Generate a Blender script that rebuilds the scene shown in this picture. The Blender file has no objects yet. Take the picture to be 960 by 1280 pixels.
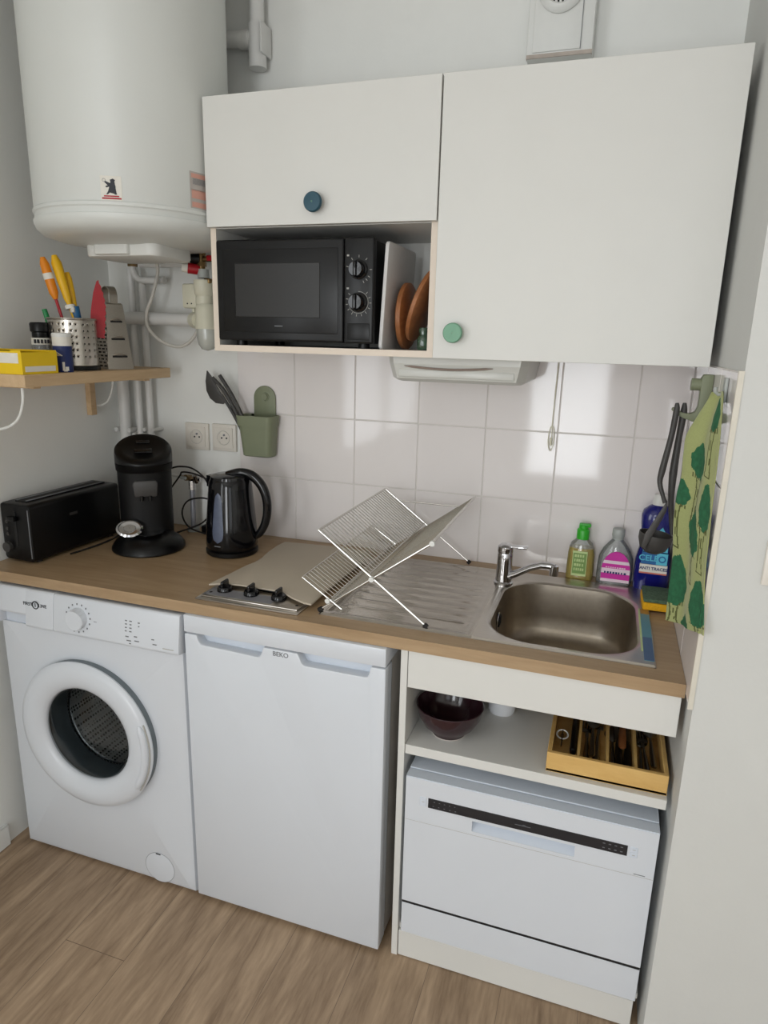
import bpy, bmesh, math, random
from mathutils import Vector, Matrix
PI = math.pi
C = bpy.context.scene.collection
random.seed(7)

# ------------------------------------------------------------------ materials
def lin(c):
    return tuple(((v/255)/12.92 if v/255 <= .04045 else (((v/255)+.055)/1.055)**2.4) for v in c)
def mat(name, col, rough=.5, metal=0.0, noise=0.03, nscale=40, bump=0.0, bscale=200, spec=.5, coat=0, sheen=0, stretch=None, coord='Object'):
    m = bpy.data.materials.new(name); m.use_nodes = True
    n = m.node_tree.nodes; l = m.node_tree.links; b = n['Principled BSDF']
    c = lin(col)
    tc = n.new('ShaderNodeTexCoord'); mp = n.new('ShaderNodeMapping'); l.new(tc.outputs[coord], mp.inputs[0])
    if stretch: mp.inputs['Scale'].default_value = stretch
    nz = n.new('ShaderNodeTexNoise'); nz.inputs['Scale'].default_value = nscale; nz.inputs['Detail'].default_value = 3
    l.new(mp.outputs[0], nz.inputs['Vector'])
    r = n.new('ShaderNodeValToRGB')
    r.color_ramp.elements[0].color = tuple(max(0, v*(1-noise)) for v in c)+(1,)
    r.color_ramp.elements[1].color = tuple(min(1, v*(1+noise)) for v in c)+(1,)
    r.color_ramp.elements[0].position = .3; r.color_ramp.elements[1].position = .7
    l.new(nz.outputs['Fac'], r.inputs[0]); l.new(r.outputs[0], b.inputs['Base Color'])
    b.inputs['Roughness'].default_value = rough; b.inputs['Metallic'].default_value = metal
    b.inputs['Specular IOR Level'].default_value = spec; b.inputs['Coat Weight'].default_value = coat
    b.inputs['Coat Roughness'].default_value = .1
    b.inputs['Sheen Weight'].default_value = sheen
    if bump:
        n2 = n.new('ShaderNodeTexNoise'); n2.inputs['Scale'].default_value = bscale; l.new(mp.outputs[0], n2.inputs['Vector'])
        bp = n.new('ShaderNodeBump'); bp.inputs['Strength'].default_value = bump; bp.inputs['Distance'].default_value = .002
        l.new(n2.outputs['Fac'], bp.inputs['Height']); l.new(bp.outputs[0], b.inputs['Normal'])
    return m
def glass(name, tint, gloss=.12, rough=.03, body=None, bodyfac=0):
    m = bpy.data.materials.new(name); m.use_nodes = True
    n = m.node_tree.nodes; l = m.node_tree.links; n.remove(n['Principled BSDF'])
    out = n['Material Output']
    t = n.new('ShaderNodeBsdfTransparent'); t.inputs[0].default_value = lin(tint)+(1,)
    g = n.new('ShaderNodeBsdfGlossy'); g.inputs['Roughness'].default_value = rough
    f = n.new('ShaderNodeFresnel'); f.inputs[0].default_value = 1.5
    nz = n.new('ShaderNodeTexNoise'); nz.inputs['Scale'].default_value = 25
    bp = n.new('ShaderNodeBump'); bp.inputs['Strength'].default_value = .05; l.new(nz.outputs['Fac'], bp.inputs['Height']); l.new(bp.outputs[0], g.inputs['Normal'])
    a = n.new('ShaderNodeMath'); a.operation = 'ADD'; a.inputs[1].default_value = gloss; l.new(f.outputs[0], a.inputs[0])
    mx = n.new('ShaderNodeMixShader'); l.new(a.outputs[0], mx.inputs[0])
    src = t
    if body:
        d = n.new('ShaderNodeBsdfDiffuse'); d.inputs[0].default_value = lin(body)+(1,)
        m2 = n.new('ShaderNodeMixShader'); m2.inputs[0].default_value = bodyfac
        l.new(t.outputs[0], m2.inputs[1]); l.new(d.outputs[0], m2.inputs[2]); src = m2
    l.new(src.outputs[0], mx.inputs[1]); l.new(g.outputs[0], mx.inputs[2]); l.new(mx.outputs[0], out.inputs[0])
    return m
def wood(name, c1, c2, rough, scale, stretch, plank=None, bump=.05, spec=.4, fine=.5):
    m = bpy.data.materials.new(name); m.use_nodes = True
    n = m.node_tree.nodes; l = m.node_tree.links; b = n['Principled BSDF']
    tc = n.new('ShaderNodeTexCoord'); mp = n.new('ShaderNodeMapping'); mp.inputs['Scale'].default_value = stretch
    l.new(tc.outputs['Object'], mp.inputs[0])
    vec = mp.outputs[0]
    if plank:
        # random shift of the grain per plank (planks run along y)
        sp = n.new('ShaderNodeSeparateXYZ'); l.new(tc.outputs['Object'], sp.inputs[0])
        d = n.new('ShaderNodeMath'); d.operation = 'MULTIPLY'; d.inputs[1].default_value = 1/plank; l.new(sp.outputs[0], d.inputs[0])
        fl = n.new('ShaderNodeMath'); fl.operation = 'FLOOR'; l.new(d.outputs[0], fl.inputs[0])
        wn = n.new('ShaderNodeTexWhiteNoise'); wn.noise_dimensions = '1D'; l.new(fl.outputs[0], wn.inputs['W'])
        ad = n.new('ShaderNodeVectorMath'); ad.operation = 'MULTIPLY_ADD'; ad.inputs[1].default_value = (9, 9, 9)
        l.new(wn.outputs['Color'], ad.inputs[0]); l.new(mp.outputs[0], ad.inputs[2]); vec = ad.outputs[0]
    n1 = n.new('ShaderNodeTexNoise'); n1.inputs['Scale'].default_value = scale; n1.inputs['Detail'].default_value = 6
    n1.inputs['Roughness'].default_value = .65; n1.inputs['Distortion'].default_value = .6; l.new(vec, n1.inputs['Vector'])
    n2 = n.new('ShaderNodeTexNoise'); n2.inputs['Scale'].default_value = scale*6; n2.inputs['Detail'].default_value = 4; l.new(vec, n2.inputs['Vector'])
    mx = n.new('ShaderNodeMix'); mx.data_type = 'FLOAT'; mx.inputs[0].default_value = fine*.6
    l.new(n1.outputs['Fac'], mx.inputs[2]); l.new(n2.outputs['Fac'], mx.inputs[3])
    r = n.new('ShaderNodeValToRGB'); r.color_ramp.elements[0].position = .36; r.color_ramp.elements[1].position = .64
    r.color_ramp.elements[0].color = lin(c1)+(1,); r.color_ramp.elements[1].color = lin(c2)+(1,)
    l.new(mx.outputs[0], r.inputs[0]); col = r.outputs[0]
    if plank:
        hs = n.new('ShaderNodeHueSaturation'); l.new(col, hs.inputs['Color'])
        mr = n.new('ShaderNodeMapRange'); mr.inputs['To Min'].default_value = .94; mr.inputs['To Max'].default_value = 1.05
        l.new(wn.outputs['Value'], mr.inputs[0]); l.new(mr.outputs[0], hs.inputs['Value'])
        fr = n.new('ShaderNodeMath'); fr.operation = 'FRACT'; l.new(d.outputs[0], fr.inputs[0])
        lt = n.new('ShaderNodeMath'); lt.operation = 'LESS_THAN'; lt.inputs[1].default_value = .008; l.new(fr.outputs[0], lt.inputs[0])
        m3 = n.new('ShaderNodeMix'); m3.data_type = 'RGBA'; l.new(lt.outputs[0], m3.inputs[0])
        l.new(hs.outputs[0], m3.inputs[6]); m3.inputs[7].default_value = lin((122, 104, 86))+(1,); col = m3.outputs[2]
        dy = n.new('ShaderNodeMath'); dy.operation = 'MULTIPLY_ADD'; dy.inputs[1].default_value = 1/1.22; l.new(sp.outputs[1], dy.inputs[0]); l.new(wn.outputs['Value'], dy.inputs[2])
        fy = n.new('ShaderNodeMath'); fy.operation = 'FRACT'; l.new(dy.outputs[0], fy.inputs[0])
        ly_ = n.new('ShaderNodeMath'); ly_.operation = 'LESS_THAN'; ly_.inputs[1].default_value = .0016; l.new(fy.outputs[0], ly_.inputs[0])
        m4 = n.new('ShaderNodeMix'); m4.data_type = 'RGBA'; l.new(ly_.outputs[0], m4.inputs[0]); l.new(col, m4.inputs[6]); m4.inputs[7].default_value = lin((118, 98, 78))+(1,); col = m4.outputs[2]
    l.new(col, b.inputs['Base Color']); b.inputs['Roughness'].default_value = rough; b.inputs['Specular IOR Level'].default_value = spec
    bp = n.new('ShaderNodeBump'); bp.inputs['Strength'].default_value = bump; bp.inputs['Distance'].default_value = .002
    l.new(n2.outputs['Fac'], bp.inputs['Height']); l.new(bp.outputs[0], b.inputs['Normal'])
    return m

M = {}
M['wall_dimmed'] = mat('painted wall dimmed for light', (210, 210, 206), .75, noise=.015, nscale=6, bump=.12, bscale=120)  # right wall: same paint, darkened to stand in for weaker light
M['wall'] = mat('painted wall', (237, 237, 233), .75, noise=.015, nscale=6, bump=.12, bscale=120)  # lightened to stand in for stronger light on the left and back walls
M['ceil'] = mat('ceiling paint', (232, 231, 228), .8, noise=.01)
M['tile'] = mat('white glazed tile', (234, 228, 226), .07, noise=.01, nscale=3, bump=.12, bscale=9, spec=.5)
M['grout'] = mat('grout', (222, 217, 212), .85, noise=.03)
M['trimcream'] = mat('cream tile edge', (216, 210, 196), .5)
M['floor'] = wood('oak vinyl planks', (132, 109, 86), (184, 158, 130), .42, 6, (3.0, .36, 1), plank=.18, bump=.1)
M['top'] = wood('oak worktop laminate', (160, 133, 101), (180, 153, 120), .38, 5, (.5, 5, 5), bump=.03, fine=.3)
M['birch'] = wood('birch shelf', (196, 164, 126), (214, 186, 148), .5, 5, (5, .6, 5), bump=.03, fine=.3)
M['bamboo'] = wood('bamboo tray', (206, 164, 96), (222, 184, 116), .45, 5, (.8, 5, 5), bump=.03, fine=.3)
M['acacia'] = wood('warm board wood', (138, 86, 50), (168, 108, 64), .45, 6, (4, 1, 4), bump=.03)
M['cab'] = mat('white melamine', (221, 220, 215), .42, noise=.01, nscale=8)
M['cabedge'] = mat('cream edging', (230, 216, 200), .5, noise=.01)
M['white'] = mat('white enamel', (216, 220, 226), .3, noise=.006, nscale=8)
M['white2'] = mat('cool white plastic', (212, 219, 229), .4, noise=.006)
M['boiler'] = mat('white boiler enamel', (220, 222, 218), .38, noise=.008, nscale=5)
M['plastic'] = mat('white plastic', (226, 226, 222), .4, noise=.01)
M['pvc'] = mat('white pvc', (220, 219, 216), .35, noise=.015)
M['cream'] = mat('cream plastic', (220, 217, 196), .4, noise=.02)
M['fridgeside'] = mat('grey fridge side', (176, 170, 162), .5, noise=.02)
M['black'] = mat('black plastic', (13, 13, 14), .33, noise=.1, spec=.3)
M['blackgloss'] = mat('gloss black plastic', (11, 11, 14), .09, noise=.1, spec=.45)
M['blackmat'] = mat('matt black plastic', (14, 14, 15), .5, noise=.1, spec=.3)
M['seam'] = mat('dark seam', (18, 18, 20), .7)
M['mwdoor'] = mat('microwave black', (22, 22, 23), .3, noise=.05, spec=.3)
M['mwglass'] = mat('microwave window', (50, 49, 48), .3, noise=.05, nscale=300, spec=.25)
M['panelblk'] = mat('dishwasher black strip', (38, 38, 42), .3, noise=.05)
M['steel'] = mat('brushed steel', (196, 190, 182), .28, 1, noise=.05, nscale=60, stretch=(.3, 6, 6), bump=.04, bscale=80)
M['polished'] = mat('polished steel', (190, 184, 176), .16, 1, noise=.06, nscale=30, stretch=(1, 5, 5), bump=.03, bscale=30)
M['basin'] = mat('satin basin steel', (172, 162, 148), .36, 1, noise=.05, nscale=60, bump=.03)
M['chrome'] = mat('chrome', (205, 205, 208), .08, 1, noise=.01)
M['wire'] = mat('chromed wire', (205, 202, 196), .25, 1, noise=.02)
M['brass'] = mat('brass', (140, 116, 80), .4, 1, noise=.1)
M['rubber'] = mat('black rubber', (28, 24, 22), .7)
M['grey'] = mat('grey marking', (120, 122, 126), .6)
M['dgrey'] = mat('dark grey rubber gasket', (112, 121, 126), .4, noise=.05)
M['ink'] = mat('dark ink', (48, 50, 56), .6)
M['lightink'] = mat('light ink', (176, 174, 168), .6)
M['teal'] = mat('petrol blue knob', (34, 76, 92), .45, noise=.05)
M['mint'] = mat('mint green knob', (120, 168, 140), .5, noise=.03)
M['sage'] = mat('sage green plastic', (126, 132, 106), .5, noise=.02)
M['dutensil'] = mat('dark grey nylon', (62, 60, 58), .5, noise=.05)
M['stick1'] = mat('faded teal film', (96, 146, 160), .35)
M['stick2'] = mat('faded blue film', (74, 100, 138), .35)
M['stick3'] = mat('faded orange film', (170, 130, 70), .4)
M['mat'] = mat('beige silicone mat', (188, 176, 158), .7, noise=.02, nscale=10)
M['yellow'] = mat('yellow card', (238, 200, 20), .55, noise=.02)
M['paper'] = mat('white print', (232, 228, 218), .6, noise=.02)
M['orange'] = mat('orange plastic', (236, 140, 20), .4)
M['yel2'] = mat('yellow plastic', (240, 188, 28), .4)
M['green'] = mat('green plastic', (20, 130, 70), .4)
M['blue'] = mat('blue plastic', (30, 100, 150), .4)
M['navy'] = mat('navy print', (24, 42, 98), .5)
M['red'] = mat('red plastic', (172, 20, 34), .4, noise=.05)
M['redlab'] = mat('faded red print', (214, 160, 144), .6)
M['greylab'] = mat('grey print', (186, 178, 172), .6)
M['soapgreen'] = mat('bright green cap', (48, 172, 40), .35)
M['labgreen'] = mat('green label', (122, 156, 84), .5)
M['labpale'] = mat('pale green print', (196, 214, 150), .5)
M['pink'] = mat('magenta print', (206, 40, 160), .5)
M['pinklab'] = mat('pale pink label', (236, 214, 226), .5)
M['cyan'] = mat('cyan print', (90, 190, 215), .5)
M['labblue'] = mat('mid blue print', (30, 100, 160), .5)
M['salmon'] = mat('salmon print', (214, 120, 100), .5)
M['cap'] = mat('frosted grey cap', (170, 174, 170), .4)
M['bluebottle'] = mat('deep blue bottle', (18, 24, 110), .12, noise=.05, spec=.6)
M['towel1'] = mat('light green cotton', (160, 166, 108), .9, noise=.05, nscale=300, bump=.2, bscale=600, sheen=.2)
M['towel2'] = mat('dark green print', (40, 100, 66), .9, noise=.2, nscale=120, bump=.2, bscale=600)
M['towel3'] = mat('olive line print', (88, 92, 50), .9, bump=.2, bscale=600)
M['sponge'] = mat('yellow sponge', (226, 168, 20), .9, noise=.1, nscale=200, bump=.5, bscale=300)
M['scour'] = mat('green scouring pad', (80, 102, 80), .95, noise=.25, nscale=150, bump=.8, bscale=300)
M['bowl'] = mat('aubergine glaze', (50, 28, 34), .12, noise=.1, spec=.6)
M['snack'] = mat('amber wrapper', (190, 130, 40), .3, noise=.2)
M['ceramic'] = mat('white ceramic', (232, 234, 238), .2, noise=.01)
M['cutlery'] = mat('cutlery steel', (150, 146, 140), .25, 1, noise=.03)
M['socket'] = mat('socket plastic', (226, 220, 210), .35, noise=.01)
M['board'] = mat('white cutting board', (214, 212, 210), .5, noise=.02)
M['cable'] = mat('grey cable', (206, 202, 194), .5)
M['pipegrey'] = mat('dull grey gas pipe', (150, 150, 156), .45, .4, noise=.05)
M['hood'] = mat('hood plastic', (206, 206, 200), .3, noise=.01)
M['hoodslot'] = mat('brown slot shade', (142, 126, 116), .6)
M['beigeedge'] = mat('beige edge', (186, 174, 164), .7, noise=.1)  # beige band along the lower edge of the vent box
M['gl_clear'] = glass('clear plastic', (246, 248, 247), .03, .05, body=(220, 224, 224), bodyfac=.25)
M['gl_soap'] = glass('yellow soap', (236, 222, 150), .03, .08, body=(214, 196, 116), bodyfac=.40)
M['gl_door'] = glass('washer door glass', (205, 210, 212), .02, .04)
M['gl_green'] = glass('green glass', (130, 165, 140), .08, .04, body=(70, 110, 80), bodyfac=.35)
M['gl_gauge'] = mat('kettle water gauge', (88, 96, 116), .25, noise=.1, nscale=60)
M['frost'] = glass('frosted trap bowl', (235, 236, 230), .05, .2, body=(214, 216, 208), bodyfac=.7)
# drum with perforations
def drum_mat():
    m = bpy.data.materials.new('perforated drum steel'); m.use_nodes = True
    n = m.node_tree.nodes; l = m.node_tree.links; b = n['Principled BSDF']
    tc = n.new('ShaderNodeTexCoord'); v = n.new('ShaderNodeTexVoronoi'); v.inputs['Scale'].default_value = 92; v.inputs['Randomness'].default_value = .12
    l.new(tc.outputs['Object'], v.inputs['Vector'])
    r = n.new('ShaderNodeValToRGB'); r.color_ramp.interpolation = 'CONSTANT'
    r.color_ramp.elements[0].color = (.02, .02, .02, 1); r.color_ramp.elements[1].color = (.85, .83, .80, 1); r.color_ramp.elements[1].position = .36
    l.new(v.outputs['Distance'], r.inputs[0]); l.new(r.outputs[0], b.inputs['Base Color'])
    b.inputs['Metallic'].default_value = .55; b.inputs['Roughness'].default_value = .3
    bp = n.new('ShaderNodeBump'); bp.inputs['Distance'].default_value = .004; bp.inputs['Strength'].default_value = .6
    l.new(v.outputs['Distance'], bp.inputs['Height']); l.new(bp.outputs[0], b.inputs['Normal'])
    return m
M['drum'] = drum_mat()

# ------------------------------------------------------------------ mesh builder
class MB:
    def __init__(s): s.bm = bmesh.new(); s.mats = []
    def mi(s, m):
        if m not in s.mats: s.mats.append(m)
        return s.mats.index(m)
    def _merge(s, b2, m, smooth=False, T=None):
        i = s.mi(m)
        if T is not None: bmesh.ops.transform(b2, matrix=T, verts=b2.verts)
        vm = {}
        for v in b2.verts: vm[v] = s.bm.verts.new(v.co)
        for f in b2.faces:
            try: nf = s.bm.faces.new([vm[v] for v in f.verts])
            except ValueError: continue
            nf.material_index = i; nf.smooth = smooth or f.smooth
        b2.free(); return s
    def box(s, x0, x1, y0, y1, z0, z1, m, bev=0, seg=2, T=None):
        b = bmesh.new(); bmesh.ops.create_cube(b, size=1)
        for v in b.verts:
            v.co = Vector(((x0+x1)/2+v.co.x*(x1-x0), (y0+y1)/2+v.co.y*(y1-y0), (z0+z1)/2+v.co.z*(z1-z0)))
        if bev:
            bmesh.ops.bevel(b, geom=b.edges[:], offset=bev, segments=seg, affect='EDGES', profile=.5)
            for f in b.faces: f.smooth = True
        return s._merge(b, m, T=T)
    def vbox(s, x0, x1, y0, y1, z0, z1, m, r, axis='z', seg=5, bev=0, T=None):
        """box whose edges along one axis are rounded with radius r"""
        b = bmesh.new(); bmesh.ops.create_cube(b, size=1)
        for v in b.verts:
            v.co = Vector(((x0+x1)/2+v.co.x*(x1-x0), (y0+y1)/2+v.co.y*(y1-y0), (z0+z1)/2+v.co.z*(z1-z0)))
        k = 'xyz'.index(axis)
        es = [e for e in b.edges if abs((e.verts[0].co-e.verts[1].co).normalized()[k]) > .9]
        bmesh.ops.bevel(b, geom=es, offset=r, segments=seg, affect='EDGES', profile=.5)
        if bev:
            es = [e for e in b.edges if len(e.link_faces) == 2 and e.calc_face_angle(0) > 1.2]
            bmesh.ops.bevel(b, geom=es, offset=bev, segments=2, affect='EDGES', profile=.5)
        for f in b.faces: f.smooth = True
        return s._merge(b, m, T=T)
    def loops(s, rings, m, smooth=True, cap0=False, cap1=False, closed=True, T=None):
        i = s.mi(m); vs = []
        for r in rings:
            vs.append([s.bm.verts.new((T @ Vector(p)) if T is not None else Vector(p)) for p in r])
        for a, b in zip(vs, vs[1:]):
            n = len(a)
            for k in range(n if closed else n-1):
                f = s.bm.faces.new((a[k], a[(k+1) % n], b[(k+1) % n], b[k])); f.smooth = smooth; f.material_index = i
        if cap0: f = s.bm.faces.new(vs[0][::-1]); f.material_index = i
        if cap1: f = s.bm.faces.new(vs[-1]); f.material_index = i
        return s
    def lathe(s, prof, m, o=(0, 0, 0), axis='z', n=48, sx=1, sy=1, smooth=True, T=None, cap0=False, cap1=False):
        rings = []
        for r, h in prof:
            ring = []
            for k in range(n):
                a = 2*PI*k/n; u = r*math.cos(a)*sx; v = r*math.sin(a)*sy
                if axis == 'z': p = (o[0]+u, o[1]+v, o[2]+h)
                elif axis == 'y': p = (o[0]+u, o[1]+h, o[2]+v)
                else: p = (o[0]+h, o[1]+u, o[2]+v)
                ring.append(p)
            rings.append(ring)
        return s.loops(rings, m, smooth, cap0, cap1, T=T)
    def cyl(s, p0, p1, r0, m, r1=None, n=20, caps=True, T=None):
        if r1 is None: r1 = r0
        p0 = Vector(p0); p1 = Vector(p1); d = (p1-p0).normalized(); a = d.orthogonal().normalized(); b = d.cross(a)
        R = [[tuple(p+r*(math.cos(2*PI*k/n)*a+math.sin(2*PI*k/n)*b)) for k in range(n)] for p, r in ((p0, r0), (p1, r1))]
        return s.loops(R, m, True, caps, caps, T=T)
    def tube(s, pts, r, m, n=10, smooth_path=0, T=None, flat=None):
        P = [Vector(p) for p in pts]
        rr = r if isinstance(r, (list, tuple)) else [r]*len(P)
        if smooth_path:
            Q = []; R2 = []; k = smooth_path
            for i in range(len(P)-1):
                p0 = P[max(i-1, 0)]; p1 = P[i]; p2 = P[i+1]; p3 = P[min(i+2, len(P)-1)]
                for j in range(k):
                    t = j/k
                    Q.append(.5*((2*p1)+(-p0+p2)*t+(2*p0-5*p1+4*p2-p3)*t*t+(-p0+3*p1-3*p2+p3)*t**3)); R2.append(rr[i]*(1-t)+rr[i+1]*t)
            Q.append(P[-1]); R2.append(rr[-1]); P = Q; rr = R2
        rings = []; prev = None
        for i, p in enumerate(P):
            d = (P[min(i+1, len(P)-1)]-P[max(i-1, 0)]).normalized()
            if prev is None: a = d.orthogonal().normalized()
            else:
                a = prev-prev.dot(d)*d
                a = a.normalized() if a.length > 1e-6 else d.orthogonal().normalized()
            prev = a; b = d.cross(a)
            rings.append([tuple(p+rr[i]*(math.cos(2*PI*k/n)*a+math.sin(2*PI*k/n)*b)) for k in range(n)])
        return s.loops(rings, m, True, True, True, T=T)
    def prism(s, poly, m, axis, a, b, bev=0, T=None, smooth=False):
        """poly in the plane across axis, from a to b"""
        bb = bmesh.new()
        def P(u, v, h): return {'z': (u, v, h), 'y': (u, h, v), 'x': (h, u, v)}[axis]
        A = [bb.verts.new(P(u, v, a)) for u, v in poly]; B = [bb.verts.new(P(u, v, b)) for u, v in poly]
        n = len(poly)
        bb.faces.new(A); bb.faces.new(B[::-1])
        for k in range(n): bb.faces.new((A[k], B[k], B[(k+1) % n], A[(k+1) % n]))
        bmesh.ops.recalc_face_normals(bb, faces=bb.faces)
        if bev: bmesh.ops.bevel(bb, geom=bb.edges[:], offset=bev, segments=2, affect='EDGES', profile=.5)
        if smooth or bev:
            for f in bb.faces: f.smooth = True
        return s._merge(bb, m, T=T)
    def build(s, name, parent=None, origin=None, sub=0, norm=True):
        bm = s.bm
        if norm: bmesh.ops.recalc_face_normals(bm, faces=bm.faces)
        if parent is not None:
            o = Vector(parent.get('_o', (0, 0, 0)))
        else:
            xs = [v.co for v in bm.verts]
            lo = Vector([min(c[i] for c in xs) for i in range(3)]); hi = Vector([max(c[i] for c in xs) for i in range(3)])
            o = Vector(((lo.x+hi.x)/2, (lo.y+hi.y)/2, lo.z))
        for v in bm.verts: v.co -= o
        me = bpy.data.meshes.new(name); bm.to_mesh(me); bm.free()
        for m in s.mats: me.materials.append(M[m] if isinstance(m, str) else m)
        ob = bpy.data.objects.new(name, me); C.objects.link(ob)
        ob['_o'] = tuple(o)
        if parent is None: ob.location = o
        else: ob.parent = parent
        e = ob.modifiers.new('split', 'EDGE_SPLIT'); e.split_angle = math.radians(38)
        if sub:
            sm = ob.modifiers.new('sub', 'SUBSURF'); sm.levels = sm.render_levels = sub
            ob.modifiers.move(1, 0)
        return ob
def thing(name, label, cat, loc, group=None):
    o = bpy.data.objects.new(name, None); C.objects.link(o); o.location = loc; o.empty_display_size = .05
    o['_o'] = tuple(loc); o['label'] = label; o['category'] = cat
    if group: o['group'] = group
    return o
def tag(o, label, cat, group=None, kind=None):
    o['label'] = label; o['category'] = cat
    if group: o['group'] = group
    if kind: o['kind'] = kind
    return o
def struct(b, name, label=None):
    o = b.build(name); o['kind'] = 'structure'
    if label: o['label'] = label
    return o
def lab(o, t): o['label'] = t; return o
def text_into(mb, txt, size, m, T, extrude=.0003, align='CENTER', bold=0):
    cu = bpy.data.curves.new('lettering', 'FONT'); cu.body = txt; cu.size = size; cu.extrude = extrude
    cu.align_x = align; cu.align_y = 'CENTER'; cu.offset = bold
    ob = bpy.data.objects.new('lettering', cu); C.objects.link(ob)
    dg = bpy.context.evaluated_depsgraph_get(); me = bpy.data.meshes.new_from_object(ob.evaluated_get(dg))
    b = bmesh.new(); b.from_mesh(me); bpy.data.objects.remove(ob); bpy.data.curves.remove(cu); bpy.data.meshes.remove(me)
    mb._merge(b, m, T=T)
def front(x, y, z, rz=0):   # text plane facing -y (towards the room)
    return Matrix.Translation((x, y, z)) @ Matrix.Rotation(rz, 4, 'Z') @ Matrix.Rotation(PI/2, 4, 'X')
def RT(loc, rz=0, rx=0, ry=0):
    return Matrix.Translation(loc) @ Matrix.Rotation(rz, 4, 'Z') @ Matrix.Rotation(ry, 4, 'Y') @ Matrix.Rotation(rx, 4, 'X')
def sq(cx, cy, a, b, r, n=16):
    """rounded rectangle, half sizes a, b, corner r -> list of (x, y)"""
    P = []
    for sx, sy, a0 in ((1, 1, 0), (-1, 1, PI/2), (-1, -1, PI), (1, -1, 1.5*PI)):
        for k in range(n):
            t = a0+PI/2*k/(n-1); P.append((cx+sx*(a-r)+r*math.cos(t), cy+sy*(b-r)+r*math.sin(t)))
    return P

# ------------------------------------------------------------------ setting
XL, XR, HW, YW = -.012, 1.789, .877, -.592
YO, XRP, ZC, YB, XE = -.645, 1.797, 2.60, -4.3, 3.7
PAINT_Y = .008
b = MB(); b.box(XL-.15, XE+.15, YB-.2, .16, -.1, 0, 'floor'); struct(b, 'floor')
b = MB(); b.box(XL-.15, XE+.15, YB-.2, .16, ZC, ZC+.1, 'ceil'); struct(b, 'ceiling')
b = MB(); b.box(XL-.15, XRP+.0, PAINT_Y, .16, 0, ZC, 'wall'); struct(b, 'wall_back')
LY0, LY1, LZ0, LZ1 = -4.0, -2.1, .75, 2.3     # window in the left wall, behind the viewpoint
b = MB(); b.box(XL-.15, XL, LY1, PAINT_Y, 0, ZC, 'wall'); b.box(XL-.15, XL, YB, LY0, 0, ZC, 'wall')
b.box(XL-.15, XL, LY0, LY1, 0, LZ0, 'wall'); b.box(XL-.15, XL, LY0, LY1, LZ1, ZC, 'wall'); struct(b, 'wall_left')
b = MB(); b.box(XRP, XE+.15, YO, .16, 0, ZC, 'wall_dimmed'); struct(b, 'wall_right')
b = MB(); b.box(XE, XE+.15, YB, YO, 0, ZC, 'wall'); struct(b, 'wall_far_right')
# rear wall, behind the camera, with a tall window opening
WINS = [(.86, 1.60), (2.15, 3.35)]; WZ0, WZ1 = .30, 2.25
b = MB(); xs_ = [XL-.15]+[v for w_ in WINS for v in w_]+[XE+.15]
for k in range(0, len(xs_), 2): b.box(xs_[k], xs_[k+1], YB-.2, YB, 0, ZC, 'wall')
for x0, x1 in WINS: b.box(x0, x1, YB-.2, YB, 0, WZ0, 'wall'); b.box(x0, x1, YB-.2, YB, WZ1, ZC, 'wall')
struct(b, 'wall_rear')
def frame_y(n, x0, x1):
    b = MB()
    for x in (x0, x1-.05): b.box(x, x+.05, YB-.08, YB-.02, WZ0, WZ1, 'plastic')
    for z in (WZ0, WZ1-.05): b.box(x0+.05, x1-.05, YB-.08, YB-.02, z, z+.05, 'plastic')
    struct(b, 'window_%d' % n)
frame_y(1, *WINS[0]); frame_y(2, *WINS[1])
b = MB()
for y in (LY0, (LY0+LY1)/2-.03, LY1-.05): b.box(XL-.08, XL-.02, y, y+.05, LZ0, LZ1, 'plastic')
for z in (LZ0, LZ1-.05): b.box(XL-.08, XL-.02, LY0+.05, LY1-.05, z, z+.05, 'plastic')
struct(b, 'window_3')
# tiled splashback: real tiles over a grout bed
T0, TZ, TS, G = .262, .878, .2, .0016
b = MB()
b.box(.4635, XR+.006, .002, PAINT_Y+.002, HW-.02, 1.4785, 'grout')
rows = [(HW-.02, 1.078), (1.078, 1.278), (1.278, 1.478)]
x = .462
while x < XR-.01:
    for z0, z1 in rows:
        b.box(x+G, min(x+TS, XR)-G, 0, .006, z0+G, z1-G, 'tile', bev=.0008, seg=1)
    x += TS
struct(b, 'trim_1', 'white square wall tiles behind the worktop')
b = MB()
b.box(XR+.002, XRP+.002, YO+.002, .0, .855, 1.4785, 'grout')
y = 0
for k in range(4):
    y1 = -.05-.2*k; y1 = max(y1, YO+.004)
    for z0, z1 in ((.857, 1.078), (1.078, 1.278), (1.278, 1.478)):
        if y-y1 > .01: b.box(XR, XR+.006, y1+G, y-G, z0+G, z1-G, 'tile', bev=.0008, seg=1)
    y = y1
struct(b, 'trim_2', 'white square tiles on the right side wall')
b = MB(); b.box(XR-.001, XRP, YO-.002, YO+.004, .855, 1.480, 'trimcream'); struct(b, 'trim_3', 'cream edge strip of the side tiles')
b = MB()
b.box(XL, XL+.012, YB, -.62, 0, .07, 'plastic', bev=.003, seg=1); struct(b, 'baseboard_left')

# ------------------------------------------------------------------ worktop
b = MB()
yb = -.0005
b.box(XL+.001, 1.372, YW, yb, HW-.029, HW, 'top'); b.box(1.705, XR-.0005, YW, yb, HW-.029, HW, 'top')
b.box(1.372, 1.705, YW, -.525, HW-.029, HW, 'top'); b.box(1.372, 1.705, -.115, yb, HW-.029, HW, 'top')
tag(b.build('worktop'), 'long oak-look laminate worktop running from wall to wall', 'worktop')

# ------------------------------------------------------------------ washing machine
wm = thing('washing_machine', 'white front-loading washing machine with round door under the worktop', 'washing machine', (.34, -.31, 0))
cx, cz = .326, .448
b = MB()
x0, x1, yf, z0, z1 = .038, .638, -.598, .004, .842
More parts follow.
